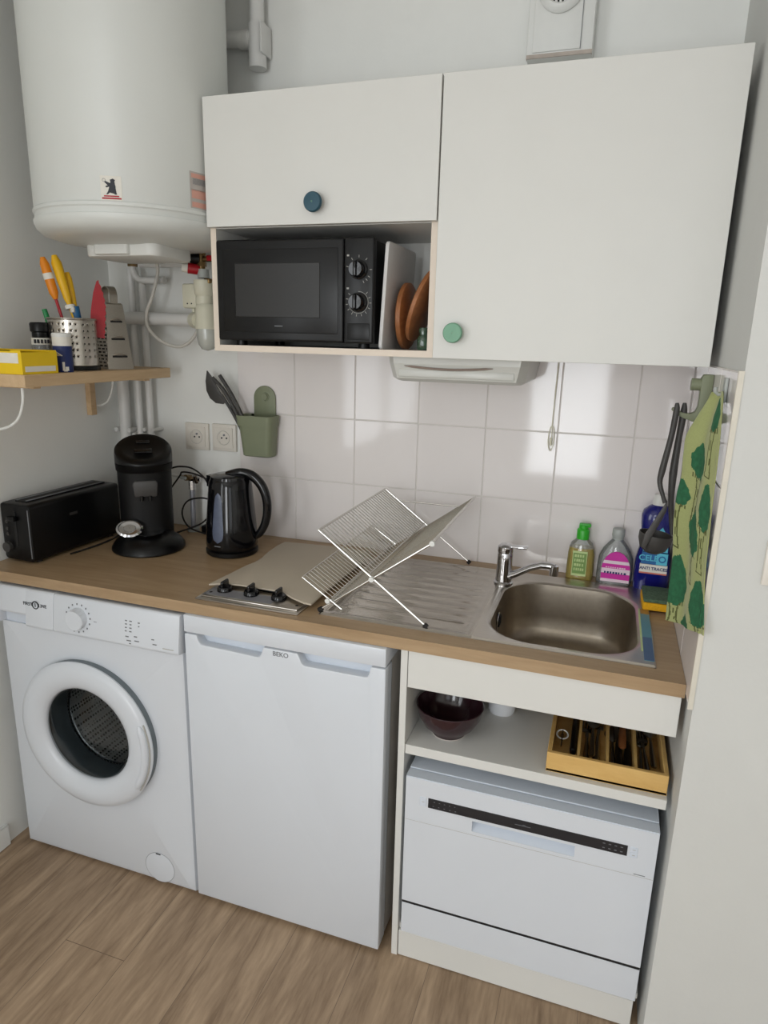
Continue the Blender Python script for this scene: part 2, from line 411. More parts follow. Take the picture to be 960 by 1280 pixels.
# casing with a hole for the drum
N = 64
def rect_pt(a, hx, hz, ox, oz, r=.02):
    c, s_ = math.cos(a), math.sin(a)
    k = min((hx/abs(c)) if abs(c) > 1e-6 else 9, (hz/abs(s_)) if abs(s_) > 1e-6 else 9)
    return (ox+k*c, oz+k*s_)
zf1 = .735
mx, mz = (x0+x1)/2, (z0+zf1)/2; hx, hz = (x1-x0)/2, (zf1-z0)/2
angs = sorted([2*PI*k/N for k in range(N)]+[math.atan2(sz*hz-(cz-mz), sx*hx-(cx-mx)) % (2*PI) for sx in (1, -1) for sz in (1, -1)])
outer = []
for a in angs:
    c, s_ = math.cos(a), math.sin(a)
    ks = []
    if c > 1e-9: ks.append((x1-cx)/c)
    if c < -1e-9: ks.append((x0-cx)/c)
    if s_ > 1e-9: ks.append((zf1-cz)/s_)
    if s_ < -1e-9: ks.append((z0-cz)/s_)
    k = min(ks); outer.append((cx+k*c, cz+k*s_))
def inset(p, d): return (min(max(p[0], x0+d), x1-d), min(max(p[1], z0+d), zf1))
rr = .020
r0 = [(p[0], -.04, p[1]) for p in outer]
r1 = [(p[0], yf+rr, p[1]) for p in outer]
r2 = [(inset(p, rr*.3)[0], yf+rr*.3, inset(p, rr*.3)[1]) for p in outer]
r3 = [(inset(p, rr)[0], yf, inset(p, rr)[1]) for p in outer]
r4 = [(cx+.20*math.cos(a), yf, cz+.20*math.sin(a)) for a in angs]
r5 = [(cx+.165*math.cos(a), yf, cz+.165*math.sin(a)) for a in angs]
r6 = [(cx+.165*math.cos(a), yf+.03, cz+.165*math.sin(a)) for a in angs]
b.loops([r0, r1, r2, r3, r4, r5, r6], 'white')
b.box(x0, x1, -.575, -.04, zf1, z1, 'white', bev=.004)
b.box(x0+.005, x1-.005, -.045, -.035, z0+.005, z1-.005, 'dgrey')
for fx in (x0+.05, x1-.05):
    for fy in (-.52, -.1): b.cyl((fx, fy, 0), (fx, fy, z0+.001), .022, 'black')
b.build('casing', wm)
b = MB()
T = Matrix.Translation((0, 0, 0))
# sloping control panel as prism in (y,z); its left end is the detergent drawer
SEC = [(-.56, .838), (-.598, .842), (-.603, .838), (-.616, .745), (-.613, .738), (-.56, .734)]
b.prism(SEC, 'white', 'x', .2455, x1-.002, bev=.0025)
dwr = MB(); dwr.prism(SEC, 'white', 'x', x0+.002, .0620, bev=.0018); dwr.prism(SEC, 'white', 'x', .1520, .2450, bev=.0018)
dwr.prism([(-.56, .838), (-.598, .842), (-.603, .838), (-.6118, .775), (-.609, .768), (-.56, .766)], 'white', 'x', .0605, .1535, bev=.0018)
dwr.box(.060, .154, -.5925, -.575, .735, .768, 'white2')
cpb = b
b = dwr
lab(b.build('detergent_drawer', wm), 'detergent drawer with handle recess')
b = MB()
kx, kz = .327, .789
b.cyl((kx, -.600, kz), (kx, -.626, kz-.002), .0290, 'white', .0275, n=40); b.cyl((kx, -.626, kz-.002), (kx, -.628, kz-.002), .0275, 'white', .025, n=40)
pk = b
b = cpb
for k in range(16):
    a = 2*PI*k/16+.1; L = .0022
    px, pz = kx+.039*math.cos(a), kz+.037*math.sin(a); py = -.6045-.1*(.838-pz)*1.38+.003
    py = -.603-(.838-pz)*.1398-.0004
    b.box(px-L*.8, px+L*.8, py-.0004, py+.001, pz-L, pz+L, 'grey')
b.box(kx+.050, kx+.060, -.6104, -.609, .7865, .7877, 'grey')
for i, (px, pz, w) in enumerate([(.478, .806, .006), (.478, .797, .006), (.478, .788, .006), (.478, .779, .006), (.492, .806, .008), (.492, .797, .006), (.492, .788, .007), (.492, .779, .007), (.517, .805, .006), (.517, .796, .004),
                          (.482, .765, .010), (.508, .768, .010), (.488, .755, .014), (.512, .757, .014), (.560, .769, .008), (.566, .757, .012), (.492, .748, .006)]):
    py = -.603-(.838-pz)*.1398-.0005
    b.box(px-w/2, px+w/2, py, py+.001, pz-.0014, pz+.0014, 'grey')
b.box(.590, .622, -.6158, -.614, .7505, .7525, 'lightink')
b.build('control_panel', wm)
pk.build('programme_knob', wm)
b = MB()
lz = .803; ly = -.6087; lx = .186
text_into(b, 'FIRST', .0135, 'ink', front(lx-.026, ly, lz)); text_into(b, 'LINE', .0135, 'ink', front(lx+.024, ly, lz))
text_into(b, '1', .015, 'ink', front(lx, ly-.001, lz), bold=.0004)
b.lathe([(.0085, 0), (.0115, 0), (.0115, -.0012), (.0085, -.0012), (.0085, 0)], 'ink', (lx, ly+.0003, lz), 'y', 32)
b.build('logo', wm)
# door
b = MB()
b.lathe([(.17, .0), (.214, .0), (.213, -.018)], 'dgrey', (cx, yf-.0005, cz), 'y', 96)
b.lathe([(.208, -.016), (.2155, -.018), (.2170, -.023), (.213, -.029), (.200, -.0345), (.182, -.0375), (.166, -.036), (.150, -.030), (.141, -.024), (.1375, -.018), (.1375, -.010)], 'white', (cx, yf, cz), 'y', 96)
dr = b.build('door', wm)
b = MB()  # moulded handle grip on the right of the ring
pts = []
for k in range(13):
    a = -.62+1.0*k/12
    pts.append((cx+.200*math.cos(a), yf-.031, cz+.200*math.sin(a)))
b.tube(pts, [.006]+[.011]*11+[.006], 'white', n=12)
b.tube([(p[0]-.0+.012*math.cos(-.62+1.0*k/12), p[1]+.002, p[2]+.012*math.sin(-.62+1.0*k/12)) for k, p in enumerate(pts)], .0022, 'lightink', n=8)
b.build('door_grip', dr)
b = MB()
b.lathe([(.1365, -.014), (.133, -.018), (.125, -.005), (.118, .035), (.10, .065), (.06, .078), (.001, .080)], 'gl_door', (cx, yf, cz), 'y', 72)
b.build('door_glass', dr)
b = MB(); b.lathe([(.164, .002), (.150, .004), (.147, .02), (.150, .045), (.146, .068), (.150, .072), (.2, .076)], 'dgrey', (cx, yf, cz), 'y', 72)
b.build('gasket', wm)
b = MB(); b.lathe([(.1475, .0725), (.1440, .0740), (.1455, .0790), (.1520, .0800)], 'chrome', (cx, yf, cz), 'y', 72); lab(b.build('drum_rim', wm), 'bright steel rim of the drum')
b = MB(); b.lathe([(.152, .080), (.183, .084), (.235, .10), (.238, .30), (.20, .32), (.10, .325), (.001, .326)], 'drum', (cx, yf, cz), 'y', 96)
for a in (.4, 2.5, 4.6):
    ca, sa = math.cos(a), math.sin(a)
    b.prism([(-.025, 0), (.025, 0), (.012, .05), (-.012, .05)], 'drum', 'y', yf+.11, yf+.31, T=Matrix.Translation((cx+.235*ca, 0, cz+.235*sa)) @ Matrix.Rotation(-(a+PI/2), 4, 'Y') @ Matrix.Translation((0, 0, 0)))
b.build('drum', wm)
b = MB(); fcx, fcz = .522, .059
b.lathe([(.001, -.0012), (.0455, -.0012), (.0468, -.0008), (.0470, 0)], 'white', (fcx, yf, fcz), 'y', 56)
b.lathe([(.047, -.0004), (.0480, -.0004)], 'grey', (fcx, yf, fcz), 'y', 56)
b.box(fcx-.01, fcx+.005, yf-.002, yf-.001, fcz+.043, fcz+.046, 'seam')
lab(b.build('filter_hatch', wm), 'round pump filter hatch')

# ------------------------------------------------------------------ fridge
fr = thing('fridge', 'white under-counter fridge with two scooped handles beside the washing machine', 'fridge', (.91, -.3, 0))
fx0, fx1 = .645, 1.174
b = MB(); b.box(fx0+.004, fx1-.002, -.543, -.03, .012, .842, 'fridgeside', bev=.003)
for fx in (fx0+.05, fx1-.05):
    for fy in (-.5, -.1): b.cyl((fx, fy, 0), (fx, fy, .014), .02, 'black')
b.build('casing', fr)
b = MB(); b.box(fx0, fx1, -.601, -.030, .8005, .8465, 'white', bev=.003); b.build('top_panel', fr)
b = MB()
zt, zb, zn = .7965, .013, .768
poly = [(fx0, zb), (fx1, zb), (fx1, zt), (1.138, zt), (1.132, zn+.004), (1.126, zn), (.972, zn), (.966, zn+.004), (.955, zt), (.865, zt), (.856, zn+.004), (.850, zn), (.692, zn+.004), (.685, zn+.012), (.680, zt), (fx0, zt)]
b.prism(poly, 'white', 'y', -.600, -.566, bev=.0035)
b.box(fx0+.0005, fx1-.0005, -.568, -.548, zb, zt-.003, 'white', bev=.003)
fd = b.build('door', fr)
for xa, xb in ((.682, .862), (.958, 1.136)):
    b = MB(); b.box(xa, xb, -.5715, -.567, zn-.004, zt-.004, 'white2', bev=.002)
    lab(b.build('handle', fd), 'scooped handle recess')
b = MB(); text_into(b, 'BEKO', .0165, 'grey', front(.911, -.6004, .7855), bold=.0002); b.build('badge', fd)
b = MB(); b.box(fx0+.006, fx1-.006, -.549, -.541, zb+.005, .800, 'seam'); b.build('door_seal', fr)

# ------------------------------------------------------------------ base cabinet
bc = thing('base_cabinet', 'open white base cabinet with one shelf under the sink', 'cabinet', (1.5, -.29, 0))
b = MB(); b.box(1.204, 1.220, -.585, -.02, 0, .847, 'cab', bev=.001, seg=1); b.build('side_panel', bc)
b = MB(); b.box(1.2215, 1.785, -.585, -.569, .755, .847, 'cab', bev=.001, seg=1); lab(b.build('front_rail', bc), 'plain white fascia under the worktop')
b = MB(); b.box(1.2205, 1.787, -.581, -.04, .582, .606, 'cab', bev=.001, seg=1); b.build('shelf', bc)
b = MB(); b.box(1.2205, 1.787, -.575, -.04, .078, .094, 'cab', bev=.001, seg=1); b.build('bottom_panel', bc)
b = MB(); b.box(1.2215, 1.779, -.583, -.567, .002, .0775, 'cab', bev=.001, seg=1); b.build('plinth', bc)
b = MB(); b.box(1.2205, 1.787, -.026, -.02, .094, .70, 'cab'); b.build('back_panel', bc)

# ------------------------------------------------------------------ dishwasher
dw = thing('dishwasher', 'white compact tabletop dishwasher in the lower bay of the base cabinet', 'dishwasher', (1.505, -.35, .094))
dx0, dx1 = 1.232, 1.780
b = MB(); b.box(dx0, dx1, -.566, -.10, .098, .530, 'white2', bev=.003)
b.box(dx0, dx1, -.5695, -.10, .5315, .5425, 'white2', bev=.001, seg=1)
for fx in (dx0+.05, dx1-.05):
    for fy in (-.52, -.15): b.cyl((fx, fy, .0942), (fx, fy, .100), .018, 'black')
b.build('casing', dw)
b = MB()
hx0, hx1, hz0, hz1 = 1.391, 1.617, .434, .4615
yd = -.603
b.box(dx0, hx0, yd, -.5725, .1935, .538, 'white', bev=0); b.box(hx1, dx1, yd, -.5725, .1935, .538, 'white')
b.box(hx0, hx1, yd, -.5725, .1935, hz0, 'white'); b.box(hx0, hx1, yd, -.5725, hz1, .538, 'white')
b.box(hx0, hx1, yd+.020, -.568, hz0, hz1, 'white2')
b.prism([(yd+.020, hz0), (yd+.001, hz0), (yd+.020, hz0+.012)], 'white2', 'x', hx0, hx1)
b.box(dx0, dx1, yd+.001, -.5725, .538, .5405, 'white2')
b.box(dx0+.001, dx1-.001, yd-.0004, yd+.001, .4245, .4252, 'lightink')
dd = b.build('door', dw)
b = MB(); b.box(1.287, 1.722, yd-.0012, yd+.002, .4695, .4945, 'panelblk')
for k in range(5):
    b.box(1.300+.012*k, 1.303+.012*k, yd-.0016, yd, .487, .4882, 'grey'); b.box(1.298+.013*k, 1.301+.013*k, yd-.0016, yd, .4755, .4767, 'grey')
for k in range(4):
    for z in (.476, .487): b.box(1.672+.012*k, 1.677+.012*k, yd-.0016, yd, z, z+.0018, 'grey')
b.box(1.486, 1.520, yd-.0016, yd, .481, .4822, 'grey'); b.box(1.503, 1.509, yd-.0016, yd, .4835, .4845, 'grey')
b.build('control_strip', dd)
for xa, za, h in ((1.267, .470, .024), (1.727, .482, .0115), (1.727, .469, .0115)):
    b = MB()
    b.box(xa, xa+.0155, yd-.0014, yd+.002, za, za+h, 'white2', bev=.0006, seg=1)
    b.box(xa+.005, xa+.011, yd-.0018, yd, za+h/2-.0006, za+h/2+.0006, 'lightink'); b.build('button', dd)
b = MB(); b.box(1.740, 1.763, yd-.0006, yd+.001, .4285, .4300, 'grey'); b.build('badge', dd)
b = MB(); b.box(dx0+.001, dx1-.001, -.6015, -.571, .1855, .1933, 'seam'); b.box(dx0+.004, dx1-.004, -.5725, -.570, .19, .536, 'seam'); lab(b.build('door_gap', dw), 'black gap below the door')
b = MB(); b.box(dx0, dx1, -.602, -.571, .098, .1850, 'white', bev=.001, seg=1); b.build('kick_panel', dw)

# ------------------------------------------------------------------ wall cabinets
wc = thing('wall_cabinet', 'white wall cabinet with petrol blue knob and open microwave niche', 'cabinet', (.89, -.17, 1.477))
cx0, cx1 = .592, 1.184
b = MB()
b.box(cx0, cx0+.0155, -.328, .0, 1.4765, 2.060, 'cab'); b.box(cx0, cx0+.0155, -.3295, -.3279, 1.4765, 2.060, 'cabedge'); b.build('side_panel', wc)
b = MB()
b.box(cx1-.0165, cx1, -.328, .0, 1.4765, 2.060, 'cab'); b.box(cx1-.0165, cx1, -.3295, -.3279, 1.4765, 2.060, 'cabedge'); b.build('side_panel', wc)
b = MB(); b.box(cx0+.0156, cx1-.0166, -.3275, .0, 1.4765, 1.4920, 'cab'); b.box(cx0+.0156, cx1-.0166, -.329, -.3274, 1.4765, 1.4920, 'cabedge'); b.build('bottom_panel', wc)
b = MB(); b.box(cx0+.0156, cx1-.0166, -.3275, -.004, 1.7745, 1.790, 'cab'); b.build('shelf', wc)
b = MB(); b.box(cx0+.0156, cx1-.0166, -.3275, -.004, 2.0440, 2.060, 'cab'); b.build('top_panel', wc)
b = MB(); b.box(cx0+.0156, cx1-.0166, -.004, .0005, 1.4925, 2.044, 'cab'); b.build('back_panel', wc)
b = MB(); b.box(.5945, 1.1835, -.3495, -.3310, 1.7755, 2.0655, 'cab', bev=.0008, seg=1); d = b.build('door', wc)
def knob(x, z, m, par, lb, dot=None):
    b = MB()
    b.lathe([(.001, .0), (.009, .0), (.008, -.008), (.012, -.014), (.0215, -.016), (.0225, -.019), (.022, -.024), (.020, -.0265), (.001, -.0272)], m, (x, -.3495, z), 'y', 40)
    if dot: b.lathe([(.001, -.0277), (.0018, -.0277), (.0018, -.0265)], dot, (x, -.3495, z), 'y', 12)
    return lab(b.build('knob', par), lb)
knob(.892, 1.820, 'teal', d, 'petrol blue round knob', 'mint')
wc2 = thing('wall_cabinet', 'larger white wall cabinet with mint green knob above the sink', 'cabinet', (1.48, -.17, 1.477))
b = MB(); b.box(1.1850, 1.7715, -.3275, .0, 1.4770, 2.060, 'cab'); b.box(1.1850, 1.2005, -.3297, -.3276, 1.4770, 2.060, 'cabedge'); b.build('carcass', wc2)
b = MB(); b.box(1.1870, 1.7785, -.3495, -.3310, 1.4765, 2.0655, 'cab', bev=.0008, seg=1); d = b.build('door', wc2)
knob(1.237, 1.534, 'mint', d, 'mint green round knob')

# ------------------------------------------------------------------ microwave
mw = thing('microwave', 'black microwave oven with two dials in the cabinet niche', 'microwave', (.82, -.18, 1.492))
m0, m1, mz0, mz1, my = .6095, 1.034, 1.5045, 1.7470, -.338
b = MB(); b.box(m0+.004, m1-.004, my+.022, -.03, mz0, mz1-.004, 'black', bev=.003)
for fx in (m0+.04, m1-.04):
    for fy in (my+.05, -.07): b.cyl((fx, fy, 1.4922), (fx, fy, mz0+.001), .014, 'black')
b.build('casing', mw)
b = MB(); b.box(m0, .9575, my, my+.020, mz0, mz1, 'mwdoor', bev=.006, seg=3)
b.box(m0+.018, .944, my-.0015, my+.003, mz0+.020, mz1-.022, 'mwdoor', bev=.003)
d = b.build('door', mw)
b = MB(); b.box(.664, .897, my-.0030, my, 1.5625, 1.691, 'mwglass', bev=.0012, seg=1); b.build('window', d)
b = MB(); b.box(.772, .796, my-.0022, my, 1.5400, 1.5435, 'grey', bev=.0012, seg=1); b.build('badge', d)
b = MB(); b.box(.9585, m1, my, my+.020, mz0, mz1, 'mwdoor', bev=.005, seg=3)
b.box(.968, 1.026, my-.001, my+.002, 1.512, 1.552, 'black', bev=.002)
p = None; pb = b
dls = []
for (kx_, kz_, seed) in ((.9965, 1.674, 0), (.9965, 1.600, 1)):
    b = MB()
    b.lathe([(.0225, .0), (.0222, -.006), (.0185, -.008), (.0178, -.024), (.016, -.0265), (.001, -.0270)], 'blackgloss', (kx_, my, kz_), 'y', 40)
    b.box(kx_-.004, kx_+.004, my-.033, my-.020, kz_-.016, kz_+.016, 'blackgloss', bev=.002)
    dls.append(b)
    b = pb
    if seed: angs_ = [(.8-k*.42) for k in range(12)]
    else: angs_ = [2.9, 2.2, 1.57, .9, 0, -.55, -.85, -1.15]
    for a in angs_:
        ca, sa = math.cos(a), math.sin(a); r_ = .0300
        T_ = Matrix.Translation((kx_+r_*ca, my-.0004, kz_+r_*sa)) @ Matrix.Rotation(-a, 4, 'Y')
        b.box(-.0028, .0028, -.0004, .0006, -.0006, .0006, 'lightink', T=T_)
    if seed:
        P_ = [(kx_+.0250*math.cos(a), my-.0006, kz_+.0250*math.sin(a)) for a in [1.6-.22*k for k in range(24)]]
        b.tube(P_, .0006, 'lightink', n=5)
    b.box(.9660, .9715, my-.0006, my+.001, kz_+.030, kz_+.034, 'lightink')

p = pb.build('control_panel', mw)
for q in dls: q.build('dial', p)

# white board leaning on the microwave
b = MB()
b.vbox(-.0045, .0045, -.115, .115, 0, .248, 'board', .012, axis='x', bev=.0015, T=RT((1.045, -.200, 1.4925), ry=math.radians(3.2)))
tag(b.build('cutting_board'), 'white plastic cutting board standing beside the microwave', 'cutting board')
# two round wooden boards
def disc(name, label, c, r, t, ry, m='acacia'):
    b = MB(); T_ = Matrix.Translation(c) @ Matrix.Rotation(ry, 4, 'Y')
    b.lathe([(.001, -t/2), (r-.004, -t/2), (r, -t/2+.003), (r, t/2-.003), (r-.004, t/2), (.001, t/2)], m, (0, 0, 0), 'x', 64, T=T_)
    return tag(b.build(name), label, 'board', 'round wooden boards')
disc('round_board', 'upright round wooden board nearer the white cutting board', (1.079, -.205, 1.4925+.0815), .081, .016, math.radians(1))
disc('round_board', 'round wooden board leaning against the right side of the niche', (1.131, -.235, 1.4925+.108), .092, .014, math.radians(20))
jar = thing('jar', 'small green glass jar behind the wooden boards', 'jar', (1.150, -.295, 1.492))
b = MB(); b.lathe([(.001, .001), (.013, .001), (.015, .004), (.015, .026), (.012, .034), (.0095, .037), (.0095, .043)], 'gl_green', (1.1500, -.300, 1.4922), n=28); b.build('body', jar)
b = MB(); b.lathe([(.0005, .053), (.010, .053), (.011, .051), (.011, .042)], 'gl_green', (1.1500, -.300, 1.4922), n=28); b.build('lid', jar)

# ------------------------------------------------------------------ hood, pull cord, vent
h = thing('range_hood', 'shallow pale grey extractor hood fixed beneath the wall cabinets', 'range hood', (1.22, -.14, 1.42))
b = MB()
def hr(z, e, yf_): return [(1.052+e, -.002, z), (1.400-e, -.002, z), (1.402-e, yf_+.03, z), (1.385-e, yf_, z), (1.070+e, yf_, z), (1.050+e, yf_+.03, z)]
b.loops([hr(1.4755, 0, -.285), hr(1.460, .002, -.285), hr(1.424, .010, -.276), hr(1.416, .020, -.262)], 'hood', smooth=False, cap0=True, cap1=True)
b.build('shell', h)
b = MB()
P_ = [(1.100+(.22)*k/12, -.2855+.0006*0, 1.4545-.006*math.sin(PI*k/12)) for k in range(13)]
b.tube(P_, [.0008]+[.0028]*11+[.0008], 'hoodslot', n=8); lab(b.build('slot', h), 'curved brown grip slot')
b = MB(); b.box(1.085, 1.370, -.2825, -.278, 1.428, 1.446, 'hood', bev=.002); b.build('front_lens', h)
cd = thing('pull_cord', 'thin pale pull cord looping down over the tiles', 'cord', (1.445, -.02, 1.23))
b = MB()
b.tube([(1.449, -.012, 1.476), (1.447, -.010, 1.36), (1.446, -.009, 1.295)], .0016, 'cream', n=8); b.build('cord', cd)
b = MB()
P_ = [(1.446+.0075*math.sin(2*PI*k/20), -.009, 1.262+.034*math.cos(2*PI*k/20)) for k in range(21)]
b.tube(P_, .0014, 'cream', n=7); b.tube([(1.446, -.009, 1.296), (1.4475, -.007, 1.262), (1.446, -.009, 1.240)], .0014, 'cream', n=7)
b.cyl((1.446, -.009, 1.263), (1.446, -.009, 1.243), .0035, 'cream'); b.build('loop', cd)
v = thing('wall_vent', 'white plastic wall vent box with round grille above the cabinets', 'vent', (1.39, -.02, 2.18))
b = MB(); b.box(1.312, 1.466, -.050, .0075, 2.181, 2.55, 'plastic', bev=.003)
b.box(1.326, 1.438, -.054, -.049, 2.193, 2.54, 'plastic', bev=.002)
b.box(1.4375, 1.4385, -.0545, -.049, 2.193, 2.30, 'grey')
b.box(1.3125, 1.4655, -.0512, -.04, 2.1815, 2.190, 'beigeedge'); b.build('housing', v)
b = MB(); gx, gz = 1.386, 2.322
b.lathe([(.052, -.0), (.054, -.006), (.050, -.012), (.038, -.016), (.034, -.012)], 'plastic', (gx, -.054, gz), 'y', 40)
b.lathe([(.036, -.006), (.001, -.006)], 'seam', (gx, -.054, gz), 'y', 40)
for k in range(7):
    xx = gx-.030+.010*k; hh = math.sqrt(max(.035**2-(xx-gx)**2, 0))
    b.box(xx-.0025, xx+.0025, -.066, -.060, gz-hh, gz+hh, 'plastic')
b.build('grille', v)

# ------------------------------------------------------------------ boiler
BX, BY, BR, BZ = .345, -.292, .2465, 1.80
bo = thing('water_heater', 'large white cylindrical electric water heater on the wall above the shelf', 'water heater', (BX, BY, 1.70))
b = MB(); b.lathe([(BR-.004, BZ-.018), (BR, BZ-.012), (BR, 2.56), (BR-.02, 2.58), (.001, 2.582)], 'boiler', (BX, BY, 0), n=128)
b.lathe([(BR+.0005, BZ+.012), (BR+.003, BZ+.009), (BR+.003, BZ+.003), (BR+.0005, BZ)], 'boiler', (BX, BY, 0), n=128)
b.box(BX-.09, BX+.09, -.06, .0075, 2.35, 2.42, 'boiler'); b.box(BX-.09, BX+.09, -.06, .0075, 1.95, 2.02, 'boiler')
b.build('tank', bo)
b = MB(); b.lathe([(BR-.003, BZ-.012), (BR+.0035, BZ-.014), (BR+.0035, BZ-.020), (BR-.002, BZ-.034), (BR-.016, BZ-.046), (BR-.05, BZ-.056), (.12, BZ-.066), (.001, BZ-.068)], 'boiler', (BX, BY, 0), n=128)
b.build('bottom_dish', bo)
b = MB()
b.vbox(BX-.105, BX+.120, BY-.095, BY+.08, BZ-.094, BZ-.058, 'plastic', .03, bev=.008)
b.vbox(BX-.060, BX+.045, BY-.108, BY-.08, BZ-.090, BZ-.064, 'plastic', .008, bev=.004)
lab(b.build('wiring_cover', bo), 'plastic cover under the tank')
def curved(mb, a0, a1, z0, z1, r, m, n=10):
    i = mb.mi(m)
    rings = [[(BX+r*math.cos(a0+(a1-a0)*k/n), BY+r*math.sin(a0+(a1-a0)*k/n), z) for k in range(n+1)] for z in (z0, z1)]
    mb.loops(rings, m, closed=False)
# bear sticker: centred where its surface faces between left and front
SA = -1.130; SZ = 1.838
b = MB(); hw = .0235/BR
curved(b, SA-hw, SA+hw, SZ-.026, SZ+.026, BR+.0006, 'paper')
curved(b, SA-hw*.92, SA+hw*.92, SZ-.0235, SZ-.0200, BR+.0010, 'red')
curved(b, SA-hw*.72, SA+hw*.72, SZ-.0185, SZ-.0155, BR+.0010, 'red')
def onb(u, w, r=BR+.0012):  # u metres to the right on the label
    a = SA+u/BR; return (BX+r*math.cos(a), BY+r*math.sin(a), SZ+w)
bear = [(.002, .019), (.005, .0205), (.0075, .019), (.010, .0175), (.0085, .0145), (.009, .009), (.0105, .003), (.0095, -.003), (.0115, -.009), (.0125, -.0135), (.0075, -.0135), (.005, -.007), (.002, -.003), (-.003, -.0095), (-.008, -.0135), (-.0115, -.0135), (-.007, -.007), (-.0045, 0), (-.004, .003), (-.010, .001), (-.0125, .003), (-.0095, .0052), (-.004, .0065), (-.0075, .0095), (-.014, .0125), (-.0125, .0150), (-.006, .0125), (-.001, .0105), (-.0005, .0155), (-.002, .0175)]
bb = bmesh.new(); f = bb.faces.new([bb.verts.new(onb(*q)) for q in bear]); bmesh.ops.triangulate(bb, faces=[f]); b._merge(bb, 'ink')
b.tube([onb(-.0148+.0035*math.cos(t), .0165+.0035*math.sin(t)) for t in [k*.7 for k in range(10)]], .0004, 'grey', n=5)
lab(b.build('sticker', bo), 'square sticker with a standing dark bear')
b = MB(); A2 = -.22; hw2 = .040/BR
curved(b, A2-hw2, A2+hw2, 1.815, 1.898, BR+.0006, 'greylab')
for k, (za, zb2, mm) in enumerate([(1.884, 1.894, 'redlab'), (1.856, 1.868, 'greylab'), (1.838, 1.858, 'redlab'), (1.818, 1.830, 'redlab')]):
    curved(b, A2-hw2*.9, A2+hw2*.9, za, zb2, BR+.0010, mm)
for k in range(7): curved(b, A2-hw2*.8, A2+hw2*.8, 1.870+.002*k, 1.8708+.002*k, BR+.0013, 'grey')
lab(b.build('rating_label', bo), 'orange and grey printed label')

# white pipe beside the boiler, top
pp = thing('waste_pipe', 'white plastic pipe with side branch between the boiler and the vent', 'pipe', (.57, -.03, 2.24))
b = MB(); b.cyl((.572, -.030, 2.262), (.572, -.030, ZC), .0205, 'pvc', n=28); b.build('pipe', pp)
b = MB(); b.cyl((.572, -.030, 2.232), (.572, -.030, 2.34), .0245, 'pvc', n=28); b.cyl((.572, -.030, 2.305), (.44, -.030, 2.315), .0205, 'pvc', n=24)
b.cyl((.555, -.030, 2.305), (.520, -.030, 2.307), .0240, 'pvc', n=24); b.build('tee_fitting', pp)
b = MB(); b.box(.548, .596, -.008, .0075, 2.268, 2.286, 'pvc', bev=.002); b.box(.594, .600, -.058, .0, 2.262, 2.336, 'pvc', bev=.002); b.build('clip', pp)

# ------------------------------------------------------------------ pipes in the corner
def pipe(name, label, pts, r, m='pvc', **k):
    b = MB(); b.tube(pts, r, m, n=16, smooth_path=k.get('sp', 0)); return tag(b.build(name), label, 'pipe')
PY = -.022
wp = thing('waste_pipe', 'thick white plastic waste pipe running from the trap down the corner', 'pipe', (.07, -.03, .88))
b = MB()
b.tube([(.372, -.085, 1.5580), (.300, -.076, 1.5595), (.150, -.064, 1.562), (.105, -.060, 1.562)], .0195, 'pvc', n=20); 
b.tube([(.105, -.060, 1.562), (.072, -.056, 1.556), (.056, -.050, 1.540), (.050, -.040, 1.50), (.048, -.034, 1.45), (.048, -.034, HW+.0005)], .0190, 'pvc', n=20); b.build('pipe', wp)
for z in (1.150,):
    for s_ in (-1, 1):
        b = MB(); b.cyl((.048+s_*.026, -.052, z+.05), (.048+s_*.026, .0075, z+.05), .0075, 'pvc', n=12); b.build('clip', wp)
def vpipe(name, label, x, ztop, top_pts, cz_):
    t = thing(name, label, 'pipe', (x, PY, .88))
    b = MB(); b.tube([(x, PY-.006, HW+.0005), (x, PY-.006, ztop)]+top_pts, .0115, 'pvc', n=16); b.build('pipe', t)
    for s_ in (-1, 1):
        b = MB(); b.cyl((x+s_*.017, -.044, cz_), (x+s_*.017, .0075, cz_), .0065, 'pvc', n=12); b.build('clip', t)
    return t
vpipe('water_pipe', 'thin white water pipe, middle of the three in the corner', .103, 1.716, [], 1.185)
vpipe('water_pipe', 'thin white water pipe, rightmost of the three in the corner', .145, 1.660, [(.147, -.03, 1.672), (.160, -.03, 1.677), (.232, -.03, 1.678)], 1.205)
el = thing('pipe_elbow', 'white pipe elbow with brass nut under the water heater', 'pipe', (.13, -.06, 1.67))
b = MB(); b.tube([(.138, -.060, 1.722), (.138, -.060, 1.705), (.142, -.058, 1.690), (.152, -.055, 1.680), (.168, -.052, 1.676), (.225, -.050, 1.676)], .0105, 'pvc', n=14); b.build('pipe', el)
b = MB(); b.cyl((.138, -.060, 1.716), (.138, -.060, 1.732), .015, 'brass', n=6); b.build('nut', el)
b = MB(); b.tube([(.155, -.045, 1.724), (.25, -.045, 1.722), (.36, -.06, 1.726), (.405, -.10, 1.735)], .0095, 'pvc', n=14); tag(b.build('water_pipe'), 'short horizontal white pipe running to the red-handled valve', 'pipe')
b = MB()
b.tube([(.252, -.10, 1.735), (.252, -.09, 1.70), (.236, -.10, 1.63), (.212, -.104, 1.575), (.212, -.098, 1.53), (.240, -.068, 1.490), (.292, -.056, 1.478), (.335, -.052, 1.500), (.360, -.048, 1.545), (.364, -.070, 1.590)], .0052, 'cable', n=10, smooth_path=6)
tag(b.build('cable'), 'white cable looping below the water heater to the junction box', 'cable')
